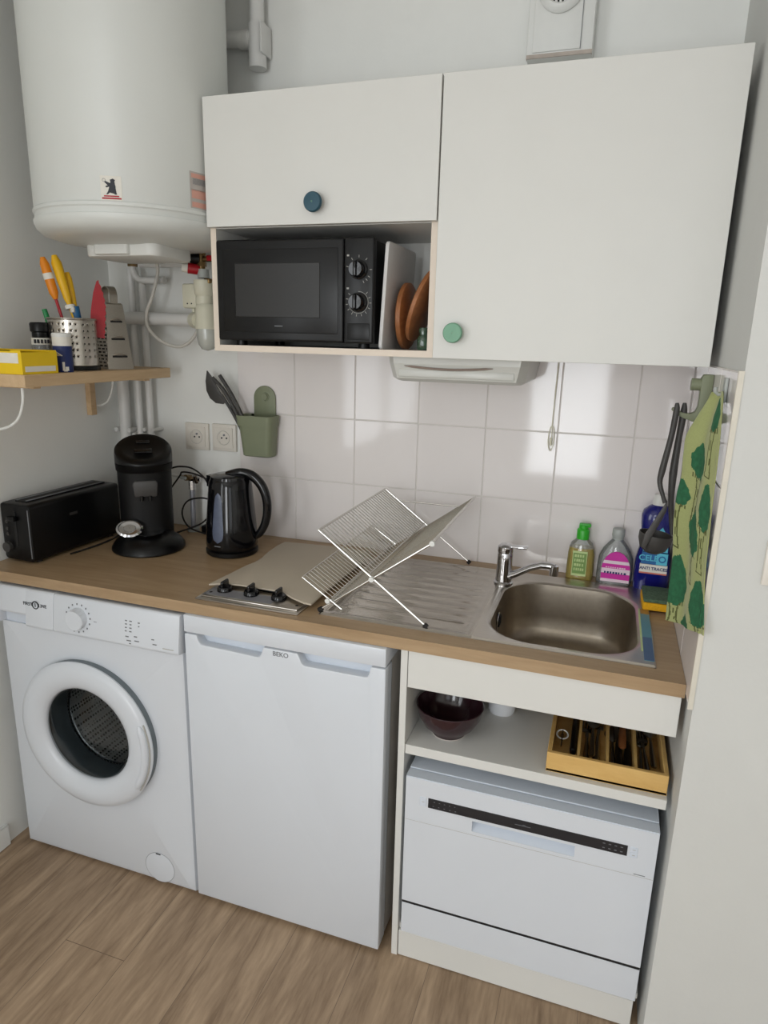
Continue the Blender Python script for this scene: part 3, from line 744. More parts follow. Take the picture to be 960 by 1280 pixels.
# junction box
b = MB(); b.box(.348, .396, -.108, -.06, 1.592, 1.662, 'cream', bev=.003); b.box(.349, .395, -.112, -.106, 1.594, 1.6605, 'cream', bev=.003)
for x in (.366, .380): b.cyl((x, -.1125, 1.605), (x, -.1115, 1.605), .0022, 'seam', n=10)
b.cyl((.372, -.09, 1.575), (.372, -.09, 1.594), .005, 'cream', n=10)
b.box(.36, .39, -.062, .0075, 1.60, 1.65, 'cream')
tag(b.build('junction_box'), 'small cream junction box beside the safety valve', 'junction box')
# trap
tr = thing('drain_trap', 'cream siphon trap with frosted bowl left of the wall cabinet', 'trap', (.435, -.115, 1.47))
b = MB(); tx, ty = .433, -.118
b.lathe([(.018, 1.672), (.029, 1.670), (.030, 1.650), (.0275, 1.630), (.024, 1.626), (.024, 1.602)], 'cream', (tx-.004, ty, 0), n=32, cap0=True); b.build('funnel', tr)
b = MB(); b.lathe([(.024, 1.604), (.027, 1.600), (.029, 1.592), (.031, 1.585), (.032, 1.545), (.0335, 1.542), (.0335, 1.532)], 'cream', (tx, ty, 0), n=32)
b.cyl((tx-.028, ty+.008, 1.557), (.372, -.085, 1.558), .0245, 'cream', n=24); b.build('body', tr)
b = MB(); b.lathe([(.031, 1.534), (.030, 1.505), (.026, 1.487), (.017, 1.474), (.001, 1.470)], 'frost', (tx+.001, ty, 0), n=32); b.build('bowl', tr)
# safety valve
sv = thing('safety_valve', 'brass safety valve group with red and black knobs under the heater', 'valve', (.42, -.12, 1.68))
b = MB()
b.cyl((.430, -.120, 1.676), (.430, -.120, 1.700), .017, 'cap', n=20)
b.cyl((.424, -.120, 1.696), (.424, -.120, 1.742), .0115, 'brass', n=16); b.cyl((.424, -.120, 1.708), (.424, -.120, 1.720), .016, 'brass', n=6)
b.tube([(.413, -.120, 1.738), (.409, -.120, 1.752), (.416, -.120, 1.764), (.430, -.120, 1.764), (.437, -.120, 1.752), (.434, -.120, 1.738)], .0048, 'brass', n=10)
b.cyl((.424, -.120, 1.728), (.462, -.120, 1.728), .008, 'brass', n=12); b.cyl((.424, -.120, 1.760), (.424, -.120, 1.768), .012, 'brass', n=14)
b.box(.440, .458, -.135, -.115, 1.660, 1.674, 'brass', bev=.002)
b.build('body', sv)
b = MB(); b.cyl((.420, -.122, 1.699), (.392, -.140, 1.702), .0150, 'red', n=28); b.cyl((.392, -.140, 1.702), (.378, -.149, 1.7035), .0135, 'paper', .012, n=28); b.build('knob', sv).__setitem__('label', 'red knob with white cap')
b = MB(); b.cyl((.421, -.124, 1.728), (.400, -.138, 1.730), .0165, 'black', .0155, n=28); b.build('knob', sv).__setitem__('label', 'black knob')
b = MB(); b.box(.445, .482, -.128, -.116, 1.722, 1.738, 'red', bev=.004); b.build('handle', sv).__setitem__('label', 'red lever handle')

# ------------------------------------------------------------------ sockets, switch
for i, (x, lb) in enumerate(((.304, 'white wall socket nearer the corner pipes'), (.407, 'white wall socket nearer the green utensil pot'))):
    z = 1.189+.0025*i
    s = thing('wall_socket', lb, 'socket', (x, 0, z-.04), 'pair of wall sockets')
    b = MB(); b.box(x-.044, x+.044, -.003, .0078, z-.044, z+.044, 'socket', bev=.002)
    Q = sq(x, z, .033, .033, .003, 12); RC = []
    for q in Q:
        a = math.atan2(q[1]-z, q[0]-x); RC.append((x+.0205*math.cos(a), z+.0205*math.sin(a), a))
    b.loops([[(q[0], -.0028, q[1]) for q in Q], [(q[0], -.0060, q[1]) for q in Q], [(q[0], -.0060, q[1]) for q in RC]], 'socket', smooth=False)
    b.build('cover_plate', s)
    b = MB()
    b.lathe([(.0225, -.0062), (.0215, -.0072), (.0205, -.0070), (.0200, -.0033)], 'socket', (x, 0, z), 'y', 40)
    b.lathe([(.0202, -.0034), (.0190, -.0032), (.001, -.0032)], 'socket', (x, 0, z), 'y', 40)
    b.lathe([(.0236, -.0061), (.0226, -.0064)], 'lightink', (x, 0, z), 'y', 40)
    for dx, dz, m_, r_ in ((-.0085, -.001, 'seam', .0030), (.0095, -.001, 'seam', .0030), (.001, .009, 'grey', .0032)):
        b.cyl((x+dx, -.0030, z+dz), (x+dx, -.0062 if m_ == 'grey' else -.0036, z+dz), r_, m_, n=12)
    b.build('socket_well', s)
s = thing('light_switch', 'white light switch at the right edge of the front-facing wall', 'switch', (1.91, YO, 1.12))
b = MB(); b.box(1.872, 1.952, YO-.010, YO-.0004, 1.118, 1.198, 'socket', bev=.003); b.build('cover_plate', s)
b = MB(); b.box(1.884, 1.940, YO-.014, YO-.009, 1.130, 1.186, 'plastic', bev=.002); b.build('rocker', s)

# ------------------------------------------------------------------ sink
sk = thing('sink', 'stainless steel sink with left drainboard set into the worktop', 'sink', (1.36, -.31, HW))
sx0, sx1, sy0, sy1, sz = .983, 1.736, -.541, -.060, HW+.0055
bx0, bx1 = 1.352, sx1
bcx, bcy, ba, bb_, br = 1.5395, -.3215, .1640, .1975, .105
b = MB()
# drainboard height field with ridges and a recessed field
nx, ny = 90, 96; i = b.mi('polished'); V = []
for a in range(nx+1):
    r_ = []
    x = sx0+(bx0-sx0)*a/nx
    for c in range(ny+1):
        y = sy0+(sy1-sy0)*c/ny
        e = min(x-sx0, y-sy0, sy1-y)
        edge = min(max((min(e-.012, 1.342-x))/.010, 0), 1)
        zz = sz-.0036*edge
        if e < .004: zz -= (.004-e)
        fx = min(max((x-1.02)/.01, 0), 1)*min(max((1.330-x)/.01, 0), 1)*min(max((y-sy0-.035)/.01, 0), 1)*min(max((sy1-.035-y)/.01, 0), 1)
        ph = (y-sy0-.03)/.044
        zz += .0030*fx*max(0, math.cos(2*PI*ph))**3*edge
        r_.append(b.bm.verts.new((x, y, zz)))
    V.append(r_)
for a in range(nx):
    for c in range(ny):
        f = b.bm.faces.new((V[a][c], V[a+1][c], V[a+1][c+1], V[a][c+1])); f.smooth = True; f.material_index = i
b.box(sx0+.0005, sx1-.0005, sy0, sy0+.004, HW+.0003, sz-.0035, 'steel')
b.box(sx0, sx0+.004, sy0, sy1, HW+.0003, sz-.0035, 'steel'); b.box(sx1-.004, sx1, sy0, sy1, HW+.0003, sz-.0035, 'steel')
b.build('drainboard', sk)
b = MB()
hole = sq(bcx, bcy, ba, bb_, br, 20)
def outer_pt(p):
    dx, dy = p[0]-bcx, p[1]-bcy
    ks = []
    if dx > 1e-9: ks.append((bx1-bcx)/dx)
    if dx < -1e-9: ks.append((bx0-bcx)/dx)
    if dy > 1e-9: ks.append((sy1-bcy)/dy)
    if dy < -1e-9: ks.append((sy0-bcy)/dy)
    k = min(ks); return (bcx+dx*k, bcy+dy*k)
O = [outer_pt(p) for p in hole]
# snap the nearest points to the corners
for cxy in ((bx0, sy0), (bx1, sy0), (bx0, sy1), (bx1, sy1)):
    j = min(range(len(O)), key=lambda k: (O[k][0]-cxy[0])**2+(O[k][1]-cxy[1])**2); O[j] = cxy
def sc(k): return [(bcx+(p[0]-bcx)*k[0], bcy+(p[1]-bcy)*k[1]) for p in hole]
def ins(d):
    return sq(bcx, bcy, ba-d, bb_-d, max(br-d, .02), 20)
lip = sq(bcx, bcy, ba+.012, bb_+.010, br+.010, 20)
R = [[(p[0], p[1], sz-.004) for p in O], [(min(max(p[0], bx0), bx1-.004), min(max(p[1], sy0+.004), sy1-.004), sz) for p in O],
     [(p[0], p[1], sz) for p in lip], [(p[0], p[1], sz-.0015) for p in ins(-.005)], [(p[0], p[1], sz-.006) for p in hole]]
b.loops(R, 'steel')
for sgn in (1,):
    pass
b.build('rim', sk)
b = MB()
R = [[(p[0], p[1], z) for p in ins(d)] for d, z in ((0, sz-.006), (.003, sz-.03), (.007, sz-.09), (.012, sz-.125), (.022, sz-.142), (.040, sz-.150), (.070, sz-.153), (.10, sz-.155), (.15, sz-.156))]
b.loops(R, 'basin', cap1=True)
b.build('basin', sk)
b = MB(); b.lathe([(.001, .003), (.030, .003), (.040, .0018), (.042, .0)], 'chrome', (bcx-.02, bcy-.12, sz-.1545), n=32); b.build('drain', sk)
b = MB(); ox = bcx-ba+.0075
for k in range(3): b.box(ox, ox+.002, -.335+.012*k, -.330+.012*k, sz-.058, sz-.034, 'seam')
b.lathe([(.026, .0), (.024, .002), (.001, .002)], 'chrome', (ox-.002, -.330, sz-.046), 'x', 28); b.build('overflow', sk)
b = MB()
b.box(1.7130, 1.7335, sy0+.020, -.225, sz+.0001, sz+.0007, 'stick1'); b.box(1.7085, 1.7125, sy0+.065, -.225, sz+.0001, sz+.0008, 'labpale')
b.box(1.7132, 1.733, -.258, -.226, sz+.0003, sz+.0010, 'stick3'); b.box(1.7132, 1.733, sy0+.021, -.400, sz+.0003, sz+.0010, 'stick2')
lab(b.build('sticker', sk), 'blue and orange leftover sticker on the right rim')

# faucet
fa = thing('faucet', 'chrome single-lever mixer tap behind the basin', 'faucet', (1.366, -.135, sz))
fx, fy, fz = 1.365, -.168, sz+.0003
b = MB(); b.lathe([(.001, 0), (.026, 0), (.0265, .004), (.022, .008), (.0215, .030), (.0205, .060), (.021, .082), (.018, .094), (.010, .0985), (.001, .099)], 'chrome', (fx, fy, fz), n=40)
b.build('body', fa)
b = MB(); rings = []
pts = [(0, .016, .0150, .0125), (.035, .034, .0130, .0115), (.075, .060, .0120, .0105), (.105, .073, .0105, .0095), (.128, .075, .0100, .0090), (.140, .072, .0105, .010)]
d_ = Vector((math.cos(-.28), math.sin(-.28), 0)); n_ = Vector((-d_.y, d_.x, 0))
for t, zz, w, hh in pts:
    c = Vector((fx, fy, fz+zz))+d_*t
    rings.append([tuple(c+n_*w*math.cos(2*PI*k/16)+Vector((0, 0, 1))*hh*math.sin(2*PI*k/16)) for k in range(16)])
b.loops(rings, 'chrome', cap0=True, cap1=True)
e = Vector((fx, fy, fz))+d_*.138; b.cyl((e.x, e.y, fz+.078), (e.x, e.y, fz+.052), .0115, 'chrome', n=24)
b.build('spout', fa)
b = MB()
b.lathe([(.0195, .086), (.0215, .092), (.0205, .104), (.014, .110), (.001, .1115)], 'chrome', (fx, fy, fz), n=40)
b.box(0, .062, -.010, .010, .101, .1075, 'chrome', bev=.0028, T=Matrix.Translation((fx, fy, fz)) @ Matrix.Rotation(-.05, 4, 'Z') @ Matrix.Rotation(math.radians(-2), 4, 'Y'))
b.build('lever', fa)

# ------------------------------------------------------------------ hob and mat
hb = thing('hob', 'stainless built-in electric hob with three black knobs', 'hob', (.8, -.31, HW))
b = MB(); b.box(.660, .941, -.569, -.055, HW+.0002, HW+.0045, 'steel', bev=.001, seg=1); b.box(.668, .933, -.555, -.075, HW+.0045, HW+.0085, 'steel', bev=.002)
for x in (.681, .921): b.cyl((x, -.530, HW+.0085), (x, -.530, HW+.0092), .004, 'rubber', n=14)
b.box(.672, .858, -.545, -.500, HW+.0084, HW+.0088, 'seam' if False else 'pipegrey'); b.build('top_plate', hb)
for y in (-.40, -.20):
    b = MB(); b.lathe([(.001, .0165), (.070, .0165), (.073, .0150), (.074, .0085), (.080, .0085)], 'blackmat', (.815, y, HW), n=48); b.build('hotplate', hb)
for x in (.708, .784, .861):
    b = MB()
    b.lathe([(.001, .012), (.0165, .0115), (.0185, .009), (.0195, .002), (.0195, .0)], 'blackgloss', (x, -.508, HW+.0087), n=32)
    b.box(x-.0042, x+.0042, -.524, -.492, HW+.018, HW+.0365, 'blackgloss', bev=.004, seg=3)
    b.build('knob', hb)
b = MB()
outline = [(.668, -.470), (.672, -.420), (.678, -.350), (.690, -.290), (.682, -.255), (.676, -.21), (.672, -.15), (.675, -.108), (.730, -.100), (.82, -.092), (.90, -.094), (.955, -.098), (.966, -.110), (.965, -.20), (.962, -.33), (.960, -.46), (.962, -.537), (.940, -.534), (.900, -.515), (.86, -.488), (.80, -.486), (.74, -.486), (.70, -.492)]
outline[0] = (.664, -.512)
b.prism(outline, 'mat', 'z', HW+.0170, HW+.0215, bev=.0008)
tag(b.build('silicone_mat'), 'beige silicone mat lying over the hob', 'mat')

# ------------------------------------------------------------------ dish rack
rk = thing('dish_rack', 'folding chrome wire dish rack standing crosswise on the drainboard', 'dish rack', (1.11, -.29, HW))
Y0, Y1 = -.531, -.043
PA = (.982, sz+.003); PB = (1.246, sz+.003); PE1 = (.979, 1.083); PE2 = (1.252, 1.084)
def interp(p, q, t): return (p[0]+(q[0]-p[0])*t, p[1]+(q[1]-p[1])*t)
r1_ = .0026; r2_ = .0013
# frame one: feet B, top edge E1 ; frame two: feet A, top edge E2
for nm, foot, topp in (('leg_frame', PB, PE1), ('leg_frame', PA, PE2)):
    b = MB()
    for y in (Y0, Y1): b.tube([(foot[0], y, foot[1]), (topp[0], y, topp[1])], r1_, 'wire', n=8)
    b.tube([(topp[0], Y0, topp[1]), (topp[0], Y1, topp[1])], r1_, 'wire', n=8)
    b.build(nm, rk)
def grate(nm, p, q, ya, yb_, n, off):
    b = MB()
    d = Vector((q[0]-p[0], 0, q[1]-p[1])).normalized(); nn = Vector((-d.z, 0, d.x))*off
    for k in range(n):
        y = ya+(yb_-ya)*(k+.5)/n
        b.tube([(p[0]+nn.x, y, p[1]+nn.z), (q[0]+nn.x, y, q[1]+nn.z)], r2_, 'wire', n=6)
    for t in (0, 1):
        c = interp(p, q, t); b.tube([(c[0]+nn.x, ya, c[1]+nn.z), (c[0]+nn.x, yb_, c[1]+nn.z)], .0019, 'wire', n=8)
    return b.build(nm, rk)
piv = (1.113, .9815)
grate('wire_grate', PE1, interp(PB, PE1, .53), Y0+.004, Y1-.004, 30, .0)
grate('wire_grate', interp(PA, PE2, .06), interp(PA, PE2, .985), Y0+.004, Y1-.004, 30, .0012)
# hanging lower grate for cups
pl, pr = (.938, .963), (1.040, .8965)
grate('wire_grate', pl, interp(pl, pr, .70), Y0+.004, Y1-.004, 30, 0)
for y in (Y0-.004, Y1+.004):
    b = MB(); b.tube([(pl[0], y, pl[1]), (pr[0], y, pr[1])], .0022, 'wire', n=8); b.build('side_rail', rk)
b = MB(); b.tube([(1.018, Y1+.003, 1.050), (1.213, Y1+.003, 1.050)], .0020, 'wire', n=8); b.build('stay', rk)
for (x, z) in (PA, PB):
    for y in (Y0, Y1):
        b = MB(); s_ = 1 if x > 1.1 else -1
        b.cyl((x-s_*.006, y, z+.004), (x+s_*.002, y, z-.002), .0062, 'rubber', n=14); b.build('foot', rk)
for (x, z, y) in ((piv[0], piv[1], Y0-.004), (piv[0], piv[1], Y1+.004), (1.005, .9135, Y0-.006), (1.252, 1.084, Y0-.002), (1.005, .9135, Y1+.006)):
    b = MB(); b.cyl((x, y-.004, z), (x, y+.004, z), .0062, 'plastic', n=14); b.build('joint', rk)

# ------------------------------------------------------------------ bottles
def bottle_rings(x, y, z0, prof, n=40):
    """prof: (z, half width, half depth, squareness)"""
    R = []
    for z, a, c, p in prof:
        ring = []
        for k in range(n):
            t = 2*PI*k/n; ct, st = math.cos(t), math.sin(t)
            ring.append((x+a*math.copysign(abs(ct)**p, ct), y+c*math.copysign(abs(st)**p, st), z0+z))
        R.append(ring)
    return R
def label_patch(mb, x, y, z0, pts, m, dy=0):
    bb = bmesh.new(); bb.faces.new([bb.verts.new((x+u, y+dy, z0+w)) for u, w in pts]); mb._merge(bb, m)
def bars(mb, x, y, z, w, h, m, n, seed=1):
    rnd = random.Random(seed); cur = x-w/2
    for k in range(n):
        ww = w/n*rnd.uniform(.5, .85); mb.box(cur, cur+ww, y-.0004, y, z-h/2, z+h/2, m); cur += w/n
BYY = -.085
# soap
so = thing('soap_bottle', 'yellow liquid soap bottle with bright green pump cap', 'bottle', (1.556, BYY, HW)); z0 = HW+.0003; x = 1.557; BYY = -.0305
BYY = -.032
so.location = (x, BYY, HW); so['_o'] = (x, BYY, HW)
b = MB(); b.loops(bottle_rings(x, BYY, z0, [(0, .033, .021, .7), (.002, .0365, .0235, .7), (.03, .0370, .024, .7), (.075, .0355, .023, .75), (.092, .033, .0215, .8)]), 'gl_soap', cap0=True, cap1=True); b.build('liquid', so)
b = MB(); b.loops(bottle_rings(x, BYY, z0, [(.0922, .0332, .0217, .8), (.105, .028, .019, .9), (.113, .019, .0155, 1), (.120, .014, .014, 1)]), 'gl_clear'); b.build('shoulder', so)
b = MB(); b.lathe([(.017, .116), (.017, .140), (.0155, .144), (.0125, .146), (.0125, .156), (.001, .157)], 'soapgreen', (x, BYY, z0), n=28, cap0=True)
b.box(x-.012, x+.019, BYY-.008, BYY+.008, z0+.150, z0+.160, 'soapgreen', bev=.003); b.build('pump', so)
b = MB(); yy = BYY-.0248
b.box(x-.020, x+.016, yy, yy+.004, z0+.020, z0+.080, 'labgreen', bev=.001, seg=1)
for k in range(4): bars(b, x-.002, yy-.0002, z0+.072-.013*k, .028, .0075, 'labpale', 4+k % 2, k)
b.box(x-.0215, x+.0175, yy+.0006, yy+.004, z0+.014, z0+.085, 'labpale'); b.build('label', so)
# dish soap
x = 1.649
ds = thing('detergent_bottle', 'clear flat bottle with magenta striped label and grey cap', 'bottle', (x, -.036, HW))
yq = -.036
prof = [(0, .045, .024, .75), (.003, .0460, .027, .75), (.02, .0472, .028, .8), (.045, .0467, .0275, .85), (.075, .045, .026, .9), (.100, .035, .023, .95), (.117, .022, .018, 1), (.126, .014, .0135, 1), (.130, .0125, .0125, 1)]
b = MB(); b.loops(bottle_rings(x, yq, z0, prof), 'gl_clear', cap0=True); b.build('body', ds)
b = MB(); b.lathe([(.001, .156), (.0145, .156), (.016, .153), (.0165, .136), (.0150, .133), (.0150, .127)], 'cap', (x, yq, z0), n=28); b.build('cap', ds)
b = MB(); yy = yq-.0290
lp = []
def hw_at(z): return .037 if z < .045 else .037*math.sqrt(max(0, 1-((z-.045)/.053)**2))
zs = [.012, .020, .026, .036, .040, .050, .056, .063, .072, .082, .092, .0975]
cols = ['pinklab', 'pink', 'pink', 'pinklab', 'pinklab', 'pink', 'pink', 'pinklab', 'pink', 'pink', 'pink']
for k in range(len(zs)-1):
    za, zb_ = zs[k], zs[k+1]; wa, wb = hw_at(za), max(hw_at(zb_), .001)
    ya = yy+.0; bb = bmesh.new()
    q = [bb.verts.new((x+.002-wa, ya, z0+za)), bb.verts.new((x+.002+wa, ya, z0+za)), bb.verts.new((x+.002+wb, ya, z0+zb_)), bb.verts.new((x+.002-wb, ya, z0+zb_))]
    q2 = [bb.verts.new((v.co.x, ya+.003, v.co.z)) for v in q]
    bb.faces.new(q); bb.faces.new(q2[::-1])
    for j in range(4): bb.faces.new((q[j], q2[j], q2[(j+1) % 4], q[(j+1) % 4]))
    b._merge(bb, cols[k])
bars(b, x+.002, yy-.0002, z0+.038, .058, .006, 'navy', 8, 3); bars(b, x+.002, yy-.0002, z0+.053, .052, .003, 'pinklab', 9, 4)
b.build('label', ds)
# blue bottle
x = 1.7425; yq = -.047
db = thing('detergent_bottle', 'tall deep blue dishwasher rinse bottle with white cap in the corner', 'bottle', (x, yq, HW))
prof = [(0, .040, .030, .7), (.003, .0435, .033, .7), (.04, .0452, .034, .75), (.085, .044, .033, .8), (.125, .037, .030, .8), (.150, .0365, .030, .8), (.185, .041, .032, .75), (.205, .042, .032, .75), (.220, .038, .029, .85), (.231, .025, .022, 1), (.236, .017, .017, 1)]
b = MB(); b.loops(bottle_rings(x, yq, z0, prof), 'bluebottle', cap0=True, cap1=True); b.build('body', db)
b = MB(); b.lathe([(.001, .262), (.015, .262), (.0175, .258), (.0185, .237), (.0185, .235)], 'plastic', (x, yq, z0), n=28); b.build('cap', db)
b = MB(); yy = yq-.0350
b.box(x-.031, x+.033, yy, yy+.006, z0+.080, z0+.112, 'labblue'); b.box(x+.006, x+.033, yy-.0006, yy, z0+.080, z0+.112, 'cyan')
b.box(x-.033, x+.035, yy-.001, yy+.006, z0+.054, z0+.079, 'paper'); b.box(x-.033, x+.035, yy-.0012, yy, z0+.0535, z0+.0575, 'salmon')
b.prism([(x-.030, z0+.115), (x+.031, z0+.115), (x+.030, z0+.150), (x+.012, z0+.182), (x+.000, z0+.168), (x-.018, z0+.140)], 'cyan', 'y', yy+.0004, yy+.008)
b.prism([(x-.012, z0+.130), (x+.002, z0+.150), (x+.020, z0+.160), (x+.026, z0+.146), (x+.010, z0+.138), (x+.004, z0+.124)], 'paper', 'y', yy-.0006, yy)
text_into(b, 'ANTI TRACES', .0112, 'navy', front(x+.001, yy-.0014, z0+.0680), bold=.0003)
text_into(b, 'CELE', .022, 'cyan', front(x-.0135, yy-.0008, z0+.096), bold=.0004)
b.lathe([(.006, 0), (.009, 0), (.009, -.0012), (.006, -.0012), (.006, 0)], 'labblue', (x+.020, yy-.0006, z0+.096), 'y', 24)
b.build('label', db)
# sponge
sp = thing('sponge', 'yellow sponge with dark green scouring pad on the sink corner', 'sponge', (1.760, -.165, HW))
T_ = RT((1.752, -.178, HW+.0060), rz=.02)
b = MB(); b.box(-.035, .034, -.052, .052, 0, .020, 'sponge', bev=.004, T=T_); b.build('foam', sp)
b = MB(); b.box(-.034, .033, -.051, .051, .0202, .030, 'scour', bev=.003, T=T_); b.build('scouring_pad', sp)

# ------------------------------------------------------------------ hook, utensils, towel on the right wall
hk = thing('wall_hook', 'sage green wall hook on the right tiles holding utensils', 'hook', (XR, -.35, 1.35))
b = MB()
prof_ = [(XR-.0005, 1.462), (1.770, 1.462), (1.766, 1.455), (1.766, 1.395), (1.761, 1.384), (1.752, 1.380), (1.738, 1.382), (1.726, 1.388), (1.719, 1.392), (1.716, 1.386), (1.726, 1.378), (1.740, 1.371), (1.755, 1.366), (1.770, 1.360), (XR-.0005, 1.356)]
b.prism(prof_, 'sage', 'y', -.362, -.338, bev=.0015); b.build('hook', hk)
b = MB(); b.cyl((1.767, -.350, 1.441), (1.7475, -.350, 1.441), .0125, 'sage', n=20); b.build('peg', hk)
# ladle
ld = thing('ladle', 'dark grey ladle hanging from the sage green hook', 'ladle', (1.735, -.35, 1.06))
b = MB()
b.tube([(1.7400, -.352, 1.402), (1.7405, -.352, 1.380), (1.7380, -.352, 1.33), (1.7360, -.352, 1.25), (1.7390, -.352, 1.19), (1.7460, -.352, 1.14), (1.7500, -.352, 1.114)], [.0035, .0075, .0065, .0085, .0060, .0050, .004], 'dutensil', n=12, smooth_path=4); b.build('handle', ld)
b = MB(); T_ = Matrix.Translation((1.7180, -.352, 1.112)) @ Matrix.Rotation(.12, 4, 'Y')
b.lathe([(.036, .0), (.0350, -.015), (.028, -.034), (.015, -.044), (.001, -.047), (.014, -.0415), (.0265, -.032), (.0330, -.015), (.0340, .0), (.036, .0)], 'dutensil', (0, 0, 0), n=40, T=T_)
b.build('bowl', ld)
st = thing('serving_spoon', 'dark grey bent serving tool hanging left of the ladle', 'utensil', (1.72, -.38, 1.08))
b = MB()
b.tube([(1.7240, -.366, 1.402), (1.7250, -.366, 1.385), (1.7210, -.368, 1.33), (1.7120, -.372, 1.26), (1.7100, -.374, 1.232), (1.7190, -.380, 1.205), (1.7250, -.382, 1.190)], [.0035, .0065, .0060, .0070, .0055, .0045, .005], 'dutensil', n=12, smooth_path=4); b.build('handle', st)
b = MB()
b.prism([(1.7290, 1.196), (1.7220, 1.180), (1.7080, 1.150), (1.6920, 1.115), (1.6880, 1.090), (1.6960, 1.084), (1.7060, 1.110), (1.7180, 1.140), (1.7300, 1.175)], 'dutensil', 'y', -.388, -.380, bev=.0015); b.build('blade', st)

hk2 = thing('wall_hook', 'small pale adhesive hook on the right tiles holding the towel', 'hook', (XR, -.53, 1.42))
b = MB(); b.box(1.783, XR-.0004, -.556, -.532, 1.420, 1.464, 'cap', bev=.002)
b.tube([(1.785, -.544, 1.436), (1.776, -.544, 1.434), (1.770, -.544, 1.439), (1.770, -.544, 1.447)], .0035, 'cap', n=10); b.build('hook', hk2)
# towel: cloth grid with printed trees
tw = MB(); nu, nv = 84, 230
i1, i2, i3 = tw.mi('towel1'), tw.mi('towel2'), tw.mi('towel3')
# left and right edges (x, y, z) from the top down
Ledge = [(1.7720, -.520, 1.437), (1.7690, -.505, 1.420), (1.7560, -.500, 1.388), (1.7420, -.500, 1.352), (1.7420, -.498, 1.318), (1.7440, -.498, 1.270), (1.7410, -.498, 1.235), (1.7420, -.500, 1.180), (1.7490, -.500, 1.105), (1.7500, -.503, 1.030), (1.7510, -.508, .974)]
Redge = [(1.7830, -.545, 1.440), (1.7810, -.575, 1.436), (1.7800, -.597, 1.402), (1.7810, -.610, 1.350), (1.7810, -.620, 1.300), (1.7810, -.628, 1.250), (1.7820, -.636, 1.195), (1.7830, -.642, 1.14), (1.7850, -.650, 1.10), (1.7890, -.660, 1.055), (1.7930, -.668, 1.015)]
def poly_at(P_, t):
    u = t*(len(P_)-1); k = min(int(u), len(P_)-2); f_ = u-k
    p0, p1, p2, p3 = [Vector(P_[min(max(j, 0), len(P_)-1)]) for j in (k-1, k, k+1, k+2)]
    return .5*((2*p1)+(-p0+p2)*f_+(2*p0-5*p1+4*p2-p3)*f_*f_+(-p0+3*p1-3*p2+p3)*f_**3)
V = []
for a in range(nv+1):
    t = a/nv; L_, R_ = poly_at(Ledge, t), poly_at(Redge, t); r_ = []
    for c in range(nu+1):
        s_ = c/nu; p = L_.lerp(R_, s_)
        fold = math.sin(s_*PI*3.2+.6+t*1.2)*.0045*min(1, .35+t)+math.sin(s_*PI)*(-.010)*(1-t*.4)
        p = p+Vector((-.93, -.35, 0))*(fold+.004)*(1 if 0 < s_ < 1 else .5)
        p.x = min(p.x, 1.786 if p.y > YO-.004 else 1.80); r_.append(tw.bm.verts.new(p))
    V.append(r_)
# trees: (u, v) centres of crowns, crown half size, trunk length ; u 0..1 across, v 0..1 down (v from the top)
trees = [(.74, .185, .20, .075, .16), (.40, .395, .23, .075, .18), (.80, .535, .16, .085, .14), (.04, .565, .22, .065, .12), (.52, .665, .22, .075, .08), (.13, .855, .24, .075, .06), (.82, .885, .22, .090, .05), (.45, .985, .16, .04, .0)]
rt = random.Random(4)
def tcol(u, v):
    for (tu, tv, a_, b_, tl) in trees:
        du = (u-tu)/a_; dv = (v-tv)/b_
        wob = 1+.10*math.sin(9*math.atan2(dv, du)+tu*9)
        ex = .55+.45*min(1, max(0, (dv+1)/1.1))    # narrower crown top
        if (du/ex)**2+dv**2 < wob and dv < 1: return i2
    for (tu, tv, a_, b_, tl) in trees:
        du = (u-tu)/a_; y0 = tv+b_*.8
        if y0 < v < y0+tl+.03:
            f_ = (v-y0)/(tl+.03)
            w = .38-.16*math.sin(f_*PI)
            if abs(abs(du)-w) < .06 or (f_ > .97 and abs(du) < w): return i3
            if abs(du) < .07 and .25 < f_ < .45 or (abs(du-.1) < .06 and .6 < f_ < .75): return i3
            if f_ < .10 and abs(du) < .8 and (int(u*40) % 2): return i3
    return i1
for a in range(nv):
    for c in range(nu):
        f = tw.bm.faces.new((V[a][c], V[a+1][c], V[a+1][c+1], V[a][c+1])); f.smooth = True
        f.material_index = tcol((c+.5)/nu, (a+.5)/nv)
o = tw.build('tea_towel', norm=False); o.modifiers.remove(o.modifiers['split'])
sd = o.modifiers.new('thick', 'SOLIDIFY'); sd.thickness = .0016; sd.offset = 0
tag(o, 'green tea towel printed with dark green trees hanging at the wall corner', 'towel')

# ------------------------------------------------------------------ utensil pot on the wall
up = thing('utensil_pot', 'sage green wall pot with rounded hanging tab on the tiles', 'pot', (.545, -.04, 1.14))
b = MB()
def ring_pot(z, x0_, x1_, d, r=.018): return [(p[0], p[1], z) for p in sq((x0_+x1_)/2, -.002-d/2, (x1_-x0_)/2, d/2, r, 8)]
R = [ring_pot(1.148, .506, .600, .054), ring_pot(1.151, .503, .603, .058), ring_pot(1.244, .496, .610, .066), ring_pot(1.2445, .492, .613, .070), ring_pot(1.276, .489, .616, .072), ring_pot(1.277, .492, .613, .069), ring_pot(1.244, .500, .606, .061), ring_pot(1.155, .508, .599, .052)]
b.loops(R, 'sage', cap0=True, cap1=True); b.build('pot', up)
b = MB()
poly = [(.522, 1.262), (.598, 1.262)]+[(.560+.038*math.cos(t), 1.328+.038*math.sin(t)) for t in [PI*k/16 for k in range(17)]]
b.prism(poly, 'sage', 'y', -.0065, -.0015, bev=.001)
